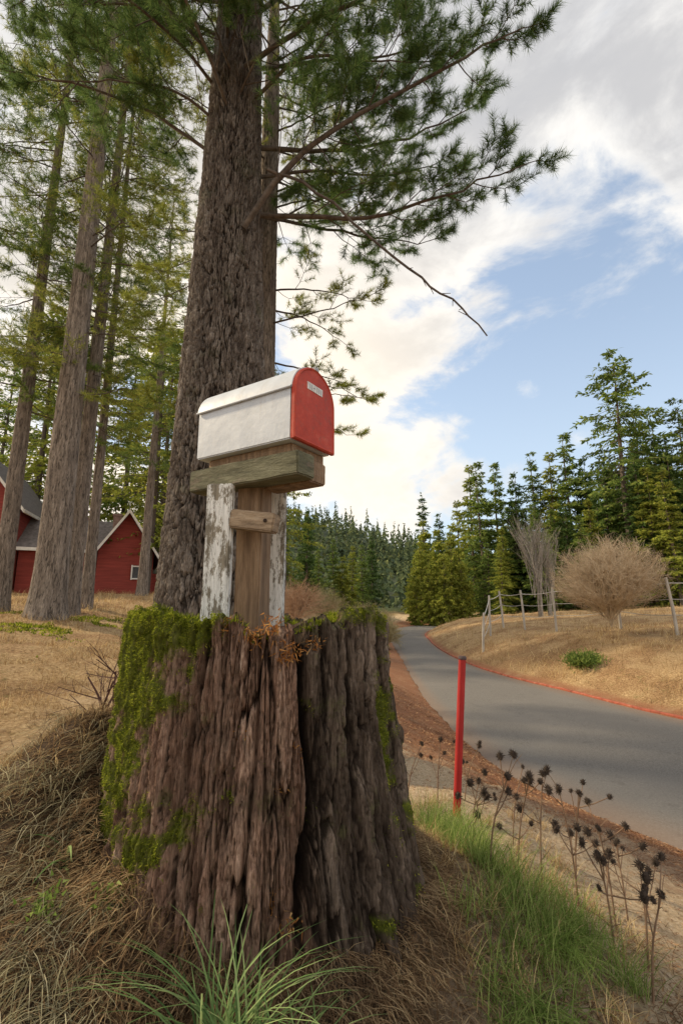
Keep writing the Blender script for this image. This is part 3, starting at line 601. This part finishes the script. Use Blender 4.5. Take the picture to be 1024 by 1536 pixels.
lo=arch(rad+.0045,MHs,8,172,40);li=arch(rad+.0006,MHs,8,172,40);a_=Acc();V_,Q_=shell(lo,li,np.linspace(-ML-.006,.002,4));a_.add(loc2w(V_),Q=Q_)
bead=arch(rad+.006,MHs,6,6.01,2)[0]; pth=np.stack([np.linspace(-ML-.006,.003,10),np.full(10,bead[0]),np.full(10,bead[1])],1); tube(a_,loc2w(pth),np.full(10,.0035),8)
me_=a_.mesh('lid',WHM,True); me_.set_sharp_from_angle(angle=math.radians(35))
obj('lid',me_,mb,label='arched white top sheet with rolled seam')
a_=Acc(); d_o=np.concatenate([[[-.002,-.004]],arch(rad+.001,MHs,0,180,40),[[MW+.002,-.004]]])
def inset(pr,k): c_=np.array([rad,.11]); return c_+(pr-c_)*k
rings=[(d_o,.001),(d_o,.012),(inset(d_o,.965),.016),(inset(d_o,.93),.0125),(inset(d_o,.90),.0125),(inset(d_o,.5),.0150)]
V_=np.concatenate([np.concatenate([np.full((len(p_),1),x_),p_],1) for p_,x_ in rings]);n_=len(d_o);Q_=[]
for s in range(len(rings)-1):
    for q in range(n_): Q_.append([s*n_+q,s*n_+(q+1)%n_,(s+1)*n_+(q+1)%n_,(s+1)*n_+q])
b_=(len(rings)-1)*n_; T_=[[b_,b_+q,b_+q+1] for q in range(1,n_-1)]+[[0,q+1,q] for q in range(1,n_-1)]
a_.add(loc2w(V_),Q=Q_,T=T_); door=obj('door',a_.mesh('door',REDM),mb)
def lbox(acc,x0,x1,y0,y1,z0,z1):
    V_=np.array([[x,y,z] for x in(x0,x1) for y in(y0,y1) for z in(z0,z1)]);acc.add(loc2w(V_),Q=[[0,1,3,2],[4,6,7,5],[0,4,5,1],[2,3,7,6],[0,2,6,4],[1,5,7,3]])
a_=Acc();lbox(a_,.011,.0165,.058,.138,.172,.196); obj('name_plate',a_.mesh('name_plate',m_noise('plate_white',[(.3,(.5,.5,.48)),(.7,(.72,.72,.7))],scale=40)),door)
a_=Acc()
for y_ in(.068,.077,.107,.116,.126): lbox(a_,.0168,.0172,y_,y_+.003,.176,.192)
lbox(a_,.0168,.0172,.087,.099,.183,.186)
obj('plate_marks',a_.mesh('plate_marks',GREYM),door)
a_=Acc(); lbox(a_,-.012,.018,rad-.010,rad+.010,MHs+rad-.004,MHs+rad+.007); obj('latch',a_.mesh('latch',GREYM),mb)
# ---------------------------------------------------------------- red marker pole
px_,py_=.575,2.7; pz=tz(px_,py_)
pl=empty('marker_pole',(px_,py_,pz),'thin red roadside marker pole with dark cap in the grass','pole')
top=np.array([px_+.082,py_+.02,2.2-.30]); bot=np.array([px_,py_,pz-.15]); po2=(px_,py_,pz)
a_=Acc(); P=bot+(top-bot)*np.linspace(0,1,12)[:,None]; tube(a_,P,np.full(12,.0195),20)
RP=m_noise('pole_red',[(.3,(.24,.016,.014)),(.6,(.38,.024,.022)),(.8,(.44,.07,.06))],sc=(1,1,.3),scale=14,rough=.6,bscale=50,bstr=.2,spec=.25)
obj('shaft',a_.mesh('shaft',RP,True,off=po2),pl)
a_=Acc(); d=nrm(top-bot); tube(a_,[top-d*.001,top,top+d*.012,top+d*.018,top+d*.0185],[.0215,.0225,.0225,.017,.0],20); obj('cap',a_.mesh('cap',m_noise('cap_dark',[(.3,(.05,.03,.03)),(.7,(.12,.09,.09))],scale=30),True,off=po2),pl)
# ---------------------------------------------------------------- houses
RW=m_noise('red_siding',[(.3,(.16,.03,.022)),(.7,(.28,.05,.038))],sc=(.3,.3,4),scale=3,bscale=8,bstr=.6,bdist=.03)
ROOF=m_noise('grey_roof',[(.3,(.10,.085,.08)),(.7,(.20,.175,.165))],scale=6,bscale=20)
TRIM=m_noise('white_trim',[(.3,(.56,.53,.48)),(.7,(.72,.69,.63))],scale=5)
GLASS=m_noise('window_glass',[(.3,(.03,.035,.04)),(.7,(.08,.09,.10))],scale=2,rough=.1,spec=.6)
def house(x,y,w,dp,hw,hr,rot,lab,porch=False,zoff=0,wins=True):
    z=tz(x,y)+zoff; e=empty('red_house',(x,y,z),lab,'house','red wooden houses'); e.rotation_euler=(0,0,rot)
    a=Acc(); V=[(-w/2,-dp/2,-.8),(w/2,-dp/2,-.8),(w/2,dp/2,-.8),(-w/2,dp/2,-.8),(-w/2,-dp/2,hw),(w/2,-dp/2,hw),(w/2,dp/2,hw),(-w/2,dp/2,hw),(0,-dp/2,hw+hr),(0,dp/2,hw+hr)]
    a.add(V,Q=[[0,1,5,4],[1,2,6,5],[2,3,7,6],[3,0,4,7]],T=[[4,5,8],[6,7,9]]); obj('wall',a.mesh('wall',RW),e)
    a=Acc(); o_=.35; sl=hr/(w/2)
    for s in(-1,1):
        xo=s*(w/2+o_); zo=hw-sl*o_; t_=.14
        V=[(0,-dp/2-o_,hw+hr+.02),(xo,-dp/2-o_,zo+.02),(xo,dp/2+o_,zo+.02),(0,dp/2+o_,hw+hr+.02)]; V2=[(p[0],p[1],p[2]+t_) for p in V]
        a.add(V+V2,Q=[[0,1,2,3],[4,7,6,5],[0,4,5,1],[1,5,6,2],[2,6,7,3]])
    roof=obj('roof',a.mesh('roof',ROOF),e)
    a=Acc()
    for s in(-1,1):
        xo=s*(w/2+o_+.02); zo=hw-sl*(o_+.02); yy=-dp/2-o_-.03
        V=[(0,yy,hw+hr+.17),(xo,yy,zo+.17),(xo,yy,zo-.02),(0,yy,hw+hr-.02)];V2=[(p[0],p[1]-.06,p[2]) for p in V]
        a.add(V+V2,Q=[[0,1,2,3],[4,7,6,5],[0,4,5,1],[1,5,6,2],[2,6,7,3],[3,7,4,0]])
        box(a,(xo,0,zo+.06),(.08,dp+2*o_,.16))
    obj('trim',a.mesh('trim',TRIM),e)
    if wins:
      for (wx,wz,ww,wh) in [(w*.2,hw*.5,w*.16,hw*.3)]:
        wn=Acc(); box(wn,(wx,-dp/2-.03,wz),(ww,.05,wh)); win=obj('window',wn.mesh('window',GLASS),e)
        fr=Acc()
        for s in(-1,1): box(fr,(wx+s*ww/2,-dp/2-.07,wz),(.06,.07,wh+.12)); box(fr,(wx,-dp/2-.06,wz+s*wh/2),(ww-.06,.07,.06))
        obj('frame',fr.mesh('frame',TRIM),win)
    ch=Acc();box(ch,(-w*.2,dp*.1,hw+hr*.9),(.4,.4,.9));box(ch,(-w*.2,dp*.1,hw+hr*.9+.5),(.5,.5,.1));obj('chimney',ch.mesh('chimney',m_noise('chimney_brick',[(.3,(.16,.1,.08)),(.7,(.3,.2,.17))],scale=8)),roof)
    if porch:
        pa=Acc();V=[(w/2+.05,-dp/2-.4,hw-.1),(w/2+1.5,-dp/2-.4,hw-.75),(w/2+1.5,dp/2,hw-.75),(w/2+.05,dp/2,hw-.1)];V2=[(p[0],p[1],p[2]+.12) for p in V]
        pa.add(V+V2,Q=[[0,1,2,3],[4,7,6,5],[0,4,5,1],[1,5,6,2],[2,6,7,3]]);obj('porch_roof',pa.mesh('porch_roof',ROOF),e)
        pp=Acc();box(pp,(w/2+1.35,-dp/2-.2,(hw-.9)/2),(.12,.12,hw-.75));box(pp,(w/2+1.52,-.2,hw-.72),(.05,dp+.4,.16));obj('porch_trim',pp.mesh('porch_trim',TRIM),e)
        pw=Acc();box(pw,(w/2+.6,.3,(hw-1)/2),(1.1,dp-.8,hw-1.0));obj('annex_wall',pw.mesh('annex_wall',RW),e)
house(-11.5,25.5,2.5,4.6,2.0,1.9,.45,'low red wooden house with white trimmed gable and porch',True,0)
house(-14.6,26.5,3.4,5,2.2,1.5,-1.1,'red wooden house wing with grey roof beside the firs',False,0,False)
house(-18.9,26,4.0,7,4.3,2.6,.3,'tall red barn with dark gable roof behind the firs',False,0,False)
# ---------------------------------------------------------------- fence
FW=m_noise('fence_wood',[(.3,(.30,.27,.23)),(.7,(.55,.51,.45))],sc=(1,1,.2),scale=12)
WIRE=m_noise('fence_wire',[(.3,(.38,.36,.33)),(.7,(.54,.52,.48))],scale=12,rough=.5)
fp=[(15,10.5),(12.6,12.6),(10.2,15),(9.9,17.5),(8.7,20),(8.1,21.8),(7.75,23.6),(6.5,21.6),(5.45,19.2)]
fo=(8.5,20,tz(8.5,20)); fence=empty('fence',fo,'wire fence with weathered wooden posts along the grassy bank','fence')
tops=[]
for k,(x,y) in enumerate(fp):
    z=tz(x,y); a=Acc(); lx=random.uniform(-.12,.12)+(-.25 if k==2 else 0); h=1.75 if k!=8 else 1.5
    P=np.array([(x,y,z-.3),(x+lx*.4,y,z+h*.5),(x+lx,y,z+h-.01),(x+lx,y,z+h)]); tube(a,P,[.05,.048,.045,.001],8); obj('post',a.mesh('post',FW,False,off=fo),fence); tops.append((x,y,z,lx,h))
a=Acc()
for f_ in(.35,.62,.9):
    for q in range(len(tops)-1):
        A_=np.array([tops[q][0]+tops[q][3]*f_,tops[q][1],tops[q][2]+tops[q][4]*f_]);B_=np.array([tops[q+1][0]+tops[q+1][3]*f_,tops[q+1][1],tops[q+1][2]+tops[q+1][4]*f_])
        t=np.linspace(0,1,7)[:,None];P=A_+(B_-A_)*t-np.array([0,0,.06])*(4*t*(1-t));tube(a,P,np.full(7,.011 if f_<.9 else .017),5)
obj('wires',a.mesh('wires',WIRE,off=fo),fence)
# ---------------------------------------------------------------- bare bushes
def bush(name,x,y,H,W_,mat,lab,n1=14,n2=6,n3=7,n4=5,r=.03,cat='bush',up=.5,spr=.55,f0=.42,backf=.9,curl0=.12,dome=None):
    z=tz(x,y);a=Acc()
    def lvl(P,D,L,r0,r1,seg=3,curl=.12):
        for s in range(seg):
            N_=P+D*L[:,None]/seg; sticks(a,P,N_,r0+(r1-r0)*s/seg,r0+(r1-r0)*(s+1)/seg); P=N_; D=nrm(D+rng.normal(size=D.shape)*curl)
        return P,D
    az=rng.random(n1)*6.28; sp=rng.random(n1)**.5*.95*W_/H
    D=nrm(np.stack([np.cos(az)*sp,np.sin(az)*sp,np.ones(n1)],1)); P=np.array([[0,0,-.05]])+rng.normal(size=(n1,3))*[.06,.06,0]
    P,D=lvl(P,D,np.full(n1,H*f0),r,r*.6,3,curl0)
    for n_,f_,rr in((n2,.3,.45),(n3,.2,.22),(n4,.13,.12)):
        back=rng.random(len(P)*n_)[:,None]*H*f_*backf
        P=np.repeat(P,n_,0)-np.repeat(D,n_,0)*back; D=nrm(np.repeat(D,n_,0)+rng.normal(size=(len(P),3))*spr+[0,0,.08*up]); P,D=lvl(P,D,H*f_*(.6+.7*rng.random(len(P))),r*rr,r*rr*.55,2)
    if dome:
        c0=np.array([0,0,dome[2]]);sc=np.array([dome[0],dome[0],dome[1]])
        for q in range(len(a.V)):
            w=(a.V[q]-c0)/sc; l=np.linalg.norm(w,axis=1,keepdims=True); l2=np.where(l>.8,.8+(l-.8)*.45,l); v_=c0+w*(l2/np.maximum(l,1e-6))*sc
            v_[:,:2]*=(.3+.7*sm(.1,1.2,a.V[q][:,2]))[:,None]; a.V[q]=v_
    e=empty(name,(x,y,z),lab,cat); obj('stems',a.mesh('stems',mat),e); return e
TANT=m_noise('tan_twigs',[(.3,(.36,.26,.16)),(.7,(.68,.55,.38))],scale=8)
GRYT=m_noise('grey_twigs',[(.3,(.17,.15,.125)),(.7,(.36,.325,.28))],scale=8)
bush('bare_bush',8.75,16,3.9,2.2,TANT,'round leafless tan bush on the grassy bank',n1=24,n2=7,n3=7,n4=6,r=.036,spr=.5,f0=.38,backf=.75,up=.4,dome=(1.9,1.75,1.95))
bush('bare_tree',12.6,31,7.0,.6,GRYT,'bare grey multi stemmed tree before the conifers',n1=8,n2=4,n3=4,n4=3,r=.07,cat='tree',up=4,spr=.2)
bush('bare_tree',13.4,31.5,6.0,.5,GRYT,'bare grey multi stemmed tree before the conifers',n1=6,n2=4,n3=4,n4=3,r=.06,cat='tree',up=4,spr=.2)
bush('bare_shrub',-1.9,20,2.6,1.6,m_noise('rust_twigs',[(.3,(.30,.17,.10)),(.7,(.52,.35,.22))],scale=8),'rust coloured leafless shrub near the road',n1=16,n2=6,n3=6,n4=4,r=.03)
OLT=m_noise('olive_twigs',[(.3,(.24,.20,.09)),(.7,(.48,.40,.22))],scale=8)
for (x,y,h) in [(2.0,24,1.9),(3.0,34,2.2),(.6,27,2.0),(1.5,32,2.4),(-.8,30,2.6)]:
    bush('olive_shrub',x,y,h,1.5,OLT,'olive brown shrub beside the road bend',n1=18,n2=6,n3=6,n4=4,r=.03)
DT=m_noise('dark_twigs',[(.3,(.05,.022,.018)),(.7,(.14,.07,.055))],scale=8)
for (x,y,h) in [(-.98,2.15,.78),(-1.12,2.35,.88),(-.88,1.85,.46),(-1.2,1.9,.4)]:
    bush('bare_sapling',x,y,h,.28,DT,'dark red leafless sapling twigs beside the stump',n1=4,n2=2,n3=2,n4=2,r=.006,cat='plant')
# ---------------------------------------------------------------- ground cover
STRAW=m_leaf('straw',(.21,.125,.06),(.48,.33,.175),(.76,.60,.36),1.0,.3,.8)
BRN=m_leaf('brown_litter',(.085,.052,.03),(.24,.15,.09),(.50,.37,.23),6,.2,.9,lo=.45)
GRN=m_leaf('fresh_grass',(.11,.17,.04),(.22,.31,.08),(.42,.48,.18),4,.45,.6)
BLG=m_leaf('cool_green_blades',(.10,.17,.065),(.20,.31,.12),(.40,.50,.23),4,.4,.5)
def scatter(n,rmin,rmax,a0=-.82,a1=.82,pw=1.0):
    y=rmin*(rmax/rmin)**(rng.random(n)**pw); x=y*(a0+(a1-a0)*rng.random(n)); return x,y
x,y=scatter(150000,1.5,45); z,sl,sr=terr(x,y,True)
pat=fbm(np.stack([x*1.3,y*1.3,0*x],-1),3)
k=((sl>3.0+pat*1.4)&(y<30)|(sr>.25))&(rng.random(len(x))<.08+1.1*sm(.42,.6,pat)); k&=~((np.hypot(x-SX,y-SY)<.5)); x,y,z=x[k],y[k],z[k]
a=Acc();nn=len(x);D=nrm(np.stack([rng.normal(size=nn)*.6+.2,rng.normal(size=nn)*.6,.4+.8*rng.random(nn)],1))
sc=np.clip(y/7,.4,2.0); blades(a,np.stack([x,y,z-.01],1),D,.17*sc*(.3+1.0*rng.random(nn)),.006*sc,.8,2)
obj('dry_grass',a.mesh('dry_grass',STRAW),kind='stuff')
n_=80000; x=rng.normal(size=n_)*.8-.2; y=1.25+rng.normal(size=n_)*.5; k=(y>.45)&(np.hypot(x-SX,y-SY)>.38)&(y<2.6); x,y=x[k],y[k]; z=terr(x,y); a=Acc(); nn=len(x)
D=nrm(np.stack([rng.normal(size=nn),rng.normal(size=nn)-.3,.25*rng.normal(size=nn)+.12],1)); blades(a,np.stack([x,y,z-.003],1),D,.02+.07*rng.random(nn)**2,.0026,.7,2)
n_=14000; t_=rng.random(n_)*2*np.pi; rr_=.43+.15*rng.random(n_); x=SX+rr_*np.cos(t_);y=SY+rr_*np.sin(t_); z=terr(x,y)+.06*sm(.58,.42,rr_)*fbm(np.stack([x*6,y*6,0*x],-1),2)*1.6
D=nrm(np.stack([rng.normal(size=n_)+np.cos(t_),rng.normal(size=n_)+np.sin(t_),.3*rng.normal(size=n_)],1)); blades(a,np.stack([x,y,z],1),D,.02+.06*rng.random(n_),.0024,.9,2)
obj('brown_litter',a.mesh('brown_litter',BRN),kind='stuff')
a=Acc()
for k in range(105):
    cx,cy=random.uniform(-1.25,-.45),random.uniform(.85,1.75)
    if math.hypot(cx-SX,cy-SY)<.43: continue
    m_=50;P=np.stack([cx+rng.normal(size=m_)*.03,cy+rng.normal(size=m_)*.03,np.zeros(m_)],1);P[:,2]=terr(P[:,0],P[:,1])-.01
    D=nrm(np.stack([rng.normal(size=m_)*.5-.15,rng.normal(size=m_)*.4-.5,.5+.5*rng.random(m_)],1)); blades(a,P,D,.06+.13*rng.random(m_),.0022,1.2,4)
DGR=m_leaf('hanging_dry_grass',(.11,.10,.06),(.28,.25,.165),(.54,.49,.36),5,.3,.85,lo=.5)
obj('hanging_dry_grass',a.mesh('hanging_dry_grass',DGR),kind='stuff')
a=Acc();a2=Acc();cl=[]
for k in range(48): cl.append((random.gauss(.44,.07),random.gauss(2.15,.22),.20,GRN))
for k in range(34): cl.append((random.gauss(.60,.10),random.gauss(1.62,.18),.17,GRN))
for k in range(14): cl.append((random.uniform(.3,.55),random.uniform(1.1,1.5),.13,GRN))
for k in range(80): cl.append((random.uniform(.2,1.1),random.uniform(1.2,2.9),.10,STRAW))
for cx,cy,ln,mt in cl:
    if math.hypot(cx-SX,cy-SY)<.5 or cx/cy>.56: continue
    m_=40;P=np.stack([cx+rng.normal(size=m_)*.024,cy+rng.normal(size=m_)*.024,np.zeros(m_)],1);P[:,2]=terr(P[:,0],P[:,1])-.01
    D=nrm(np.stack([rng.normal(size=m_)*.35+.08,rng.normal(size=m_)*.35,.9+.4*rng.random(m_)],1)); blades(a if mt is GRN else a2,P,D,ln*(.35+.85*rng.random(m_)),.0026,.45,4)
obj('green_grass',a.mesh('green_grass',GRN),kind='stuff');obj('verge_straw',a2.mesh('verge_straw',STRAW),kind='stuff')
a=Acc();N0=16000;x=rng.normal(size=N0)*1.3-6.9;y=10.4+rng.normal(size=N0)*1.0;k=fbm(np.stack([x*1.5,y*1.5,0*x],-1),3)>.54;x,y=x[k],y[k];z=terr(x,y);nn=len(x)
needles(a,np.stack([x,y,z],1),nrm(rng.normal(size=(nn,3))*.6+[0,0,1]),.05,.04)
obj('ground_moss',a.mesh('ground_moss',MOSS),kind='stuff')
a=Acc();x,y=scatter(110000,1.3,12,-.1,.85);z,sl,sr=terr(x,y,True);k=(sl>-.05)&(sl<2.2)|((sl>0)&(sl<4.5)&(rng.random(len(x))<.22));x,y,z=x[k],y[k],z[k];nn=len(x)
sc=np.clip(y/4,.6,2);needles(a,np.stack([x,y,z+.003],1),nrm(np.stack([rng.normal(size=nn),rng.normal(size=nn),.2*rng.normal(size=nn)+.05],1)),.022*sc,.004*sc)
CHIP=m_leaf('bark_chips',(.10,.042,.025),(.32,.155,.085),(.58,.38,.24),3,0,.9)
obj('bark_chips',a.mesh('bark_chips',CHIP),kind='stuff')
def tuft(name,x,y,n_,L,w,mat,lab,spread=.5,bend=.5,sp0=.02,dz=0):
    z=tz(x,y)+dz;a=Acc();P=rng.normal(size=(n_,3))*[sp0,sp0,0]; D=nrm(np.stack([rng.normal(size=n_)*spread,rng.normal(size=n_)*spread,np.ones(n_)],1))
    blades(a,P-[0,0,.01],D,L*(.5+.6*rng.random(n_)),w,bend,6); e=empty(name,(x,y,z),lab,'plant'); obj('blades',a.mesh('blades',mat),e)
tuft('grass_tuft',-.20,1.0,110,.32,.0048,BLG,'cool green tuft of long grass before the stump',.42,.38,.03,.02)
tuft('grass_tuft',-.11,.95,70,.26,.0044,BLG,'cool green tuft of long grass before the stump',.48,.42,.03,.01)
tuft('grass_tuft',-.66,1.3,8,.16,.010,BLG,'pale broad leaved sprig on the bank',.8,.6,.01)
tuft('grass_tuft',.42,1.25,240,.22,.0024,GRN,'fine arching green grass clump beside the stump',.6,.7,.04)
tuft('grass_tuft',.58,1.5,220,.22,.0024,GRN,'fine arching green grass clump beside the stump',.6,.7,.04)
for (x,y,n_) in [(-.62,1.14,26),(-.50,1.18,20)]:
    z=tz(x,y);a=Acc();P=rng.normal(size=(n_*4,3))*[.018,.018,.018]+[0,0,.04];D=nrm(rng.normal(size=P.shape)+[0,-.3,.6]);needles(a,P,D,.014,.007)
    e=empty('leafy_sprig',(x,y,z),'small bright green leafy sprig on the mossy bank','plant');obj('leaves',a.mesh('leaves',GRN),e)
DK=m_noise('seed_head_dark',[(.3,(.02,.014,.01)),(.7,(.07,.048,.035))],scale=40)
STM=m_noise('dry_stem',[(.3,(.11,.065,.04)),(.7,(.26,.17,.11))],scale=30)
a=Acc();n_=80;D=nrm(rng.normal(size=(n_,3))+[0,0,.5]);needles(a,D*.004,D,.012+.009*rng.random(n_),.004)
phi=np.linspace(0,math.pi,7);tube(a,np.stack([0*phi,0*phi,-np.cos(phi)*.014],1),np.sin(phi)*.009+.0003,8)
HEAD=a.mesh('seed_head_mesh',DK)
tp=[(.47,1.72,.30),(.60,1.85,.32),(.70,1.9,.38),(.85,1.95,.38),(.95,2.2,.38),(.80,1.62,.28),(.90,1.8,.32),(1.02,1.95,.28),(.62,2.3,.28),(.80,2.5,.32),(.5,2.75,.33),(.36,2.9,.28),(.80,1.45,.26),(.88,1.6,.28),(.7,3.0,.30),(.52,2.15,.28)]
for (x,y,h) in tp:
    z=tz(x,y);e=empty('dried_thistle',(x,y,z),'dry brown thistle stalk with dark spiky seed heads','plant','dried thistles on the verge');a=Acc()
    lx,ly=random.uniform(-.08,.12),random.uniform(-.06,.06);P=crom([(0,0,-.02),(lx*.3,ly*.3,h*.5),(lx,ly,h)],8);tube(a,P,np.linspace(.0036,.002,8),5);heads=[P[-1]]
    for q in range(random.randint(2,5)):
        b0=P[random.randint(3,6)];d=nrm(np.array([random.uniform(-1,1),random.uniform(-1,1),random.uniform(.4,1.6)]));L=random.uniform(.06,.16);tube(a,[b0,b0+d*L*.5+[0,0,-.005],b0+d*L],[.0022,.0018,.0015],4);heads.append(b0+d*L)
    for q in range(4):
        b0=P[random.randint(2,7)];d=nrm(np.array([random.uniform(-1,1),random.uniform(-1,1),random.uniform(.2,1.2)]));L=random.uniform(.04,.1);tube(a,[b0,b0+d*L*.6,b0+d*L+[0,0,-.01]],[.0014,.001,.0006],3)
    obj('stem',a.mesh('stem',STM),e)
    for p in heads:
        o=obj('seed_head',HEAD,e,loc=tuple(p));o.scale=(random.uniform(.6,1.15),)*3;o.rotation_euler=(random.uniform(-.5,.5),random.uniform(-.5,.5),random.random()*6)
def rock(x,y,s,lab):
    u_=np.linspace(0,2*np.pi,24,endpoint=False);p_=np.linspace(.02,math.pi-.02,14);U_,P_=np.meshgrid(u_,p_);D=np.stack([np.cos(U_)*np.sin(P_),np.sin(U_)*np.sin(P_),np.cos(P_)],-1);r=s*(.7+.6*fbm(D*2+x*9,3))[...,None];Vv=(D*r*[1.3,.9,.6]).reshape(-1,3)
    i,j=np.meshgrid(np.arange(13),np.arange(24),indexing='ij');j2=(j+1)%24;e=obj('stone',mesh('stone',Vv,np.stack([i*24+j,(i+1)*24+j,(i+1)*24+j2,i*24+j2],-1).reshape(-1,4),ROCK,True),loc=(x,y,tz(x,y)),label=lab,category='stone')
ROCK=m_noise('pale_stone',[(.3,(.35,.34,.32)),(.7,(.6,.59,.57))],scale=12,bscale=30)
rock(-1.75,2.95,.05,'pale stone lying in the dry grass')
a=Acc();n_=2500;P=rng.normal(size=(n_,3))*[.2,.2,.09];needles(a,P+[0,0,.10],nrm(rng.normal(size=(n_,3))+[0,0,.6]),.12,.03);e=empty('low_shrub',(6.6,13.6,tz(6.6,13.6)),'small dark green shrub on the dry bank','bush');obj('leaves',a.mesh('leaves',FAR_M),e)
# ---------------------------------------------------------------- world, sun, camera
sd=np.array([-.90,.36,.0]);sd=sd/np.linalg.norm(sd);el=math.radians(32)
sdir=np.array([sd[0]*math.cos(el),sd[1]*math.cos(el),math.sin(el)])
W=bpy.data.worlds.new('World');S.world=W;W.use_nodes=True;nt=W.node_tree;nt.nodes.clear()
sky=N(nt,'ShaderNodeTexSky',sky_type='NISHITA');sky.sun_disc=False;sky.sun_elevation=el;sky.sun_rotation=math.atan2(sd[0],sd[1]);sky.air_density=1.0;sky.dust_density=.5;sky.ozone_density=1.4
tc=N(nt,'ShaderNodeTexCoord');nv=N(nt,'ShaderNodeVectorMath',operation='NORMALIZE');nt.links.new(tc.outputs['Generated'],nv.inputs[0]);dirv=nv.outputs[0]
mp=N(nt,'ShaderNodeMapping');mp.inputs['Scale'].default_value=(1,1,1.8);mp.inputs['Location'].default_value=(3.1,.7,1.3);mp.inputs['Rotation'].default_value=(0,.5,0);nt.links.new(dirv,mp.inputs[0])
fb=noise(nt,mp.outputs[0],3.6,14,.60,.3)
def M(op,a_,b_):
    q=N(nt,'ShaderNodeMath',operation=op)
    for s,x_ in enumerate((a_,b_)):
        if isinstance(x_,(int,float)):q.inputs[s].default_value=x_
        else: nt.links.new(x_,q.inputs[s])
    return q.outputs[0]
dt=N(nt,'ShaderNodeVectorMath',operation='DOT_PRODUCT');nt.links.new(dirv,dt.inputs[0]);dt.inputs[1].default_value=(-.61,-.232,.756)
val=M('ADD',M('MULTIPLY',fb,1.9),M('MULTIPLY',dt.outputs['Value'],.85)); val=M('ADD',val,-.44)
def blob(c,r,w):
    c=np.array(c)/np.linalg.norm(c);q=N(nt,'ShaderNodeVectorMath',operation='DISTANCE');nt.links.new(dirv,q.inputs[0]);q.inputs[1].default_value=tuple(c)
    return mrange(nt,q.outputs['Value'],0,r,w,0)
for c_,r_,w_ in [((.42,.9077,.50),.42,-.2),((.62,.8375,.93),.12,-.14),((.011,.944,.389),.38,.26),((.247,.9622,.30),.16,.26),((.05,1,.13),.3,.22),((.15,.848,.893),.35,.1),((.56,.95,.33),.35,-.06),((.42,.80,1.15),.35,.2),((.372,.869,.784),.26,.18),((.69,.83,.85),.26,.24),((.40,.93,.42),.06,.3),((.49,.93,.33),.06,.3),((.36,.96,.24),.07,.25),((.62,.9,.50),.07,.2)]:
    val=M('ADD',val,blob(c_,r_,w_))
mask=mrange(nt,val,.44,.78)
n2=noise(nt,mp.outputs[0],5.0,10,.6,.4)
cc=ramp(nt,n2,[(.35,(4.6,4.6,4.65)),(.6,(5.9,5.75,5.5))])
cc=mixc(nt,mrange(nt,M('ADD',val,M('MULTIPLY',n2,-.5)),.40,.85,0,.8),cc,(3.2,3.2,3.3))
gl=blob((-.25,1,.34),.72,1.0);cc=mixc(nt,gl,cc,(7.4,6.5,5.2))
hz=N(nt,'ShaderNodeSeparateXYZ');nt.links.new(dirv,hz.inputs[0])
skb=mixc(nt,1.0,sky.outputs[0],(1.2,1.2,1.2),'MULTIPLY')
skc=mixc(nt,mrange(nt,hz.outputs[2],.65,-.02,.32,.8),skb,(4.2,4.85,5.4))
c=mixc(nt,mask,skc,cc)
back=mrange(nt,hz.outputs[1],-.05,-.5);c=mixc(nt,back,c,(6.8,6.5,6.1))  # bright sky added behind the camera to lift the foreground
bg=N(nt,'ShaderNodeBackground');bg.inputs[1].default_value=.15;nt.links.new(mixc(nt,1.0,c,(1.2,1.2,1.2),'MULTIPLY'),bg.inputs[0]);wo=N(nt,'ShaderNodeOutputWorld');nt.links.new(bg.outputs[0],wo.inputs[0])
ld=bpy.data.lights.new('sun','SUN');ld.energy=5.0;ld.angle=math.radians(3.5);ld.color=(1,.82,.56);lo=bpy.data.objects.new('sun',ld);link(lo);lo.rotation_euler=Vector(-sdir).to_track_quat('-Z','Y').to_euler()
cam=bpy.data.cameras.new('camera');cam.sensor_fit='VERTICAL';cam.sensor_height=36;cam.lens=16.875;cam.clip_end=2000;cam.clip_start=.05
co=bpy.data.objects.new('camera',cam);link(co);co.location=(0,0,2.2);co.rotation_euler=(math.radians(90+10.77),0,0);S.camera=co
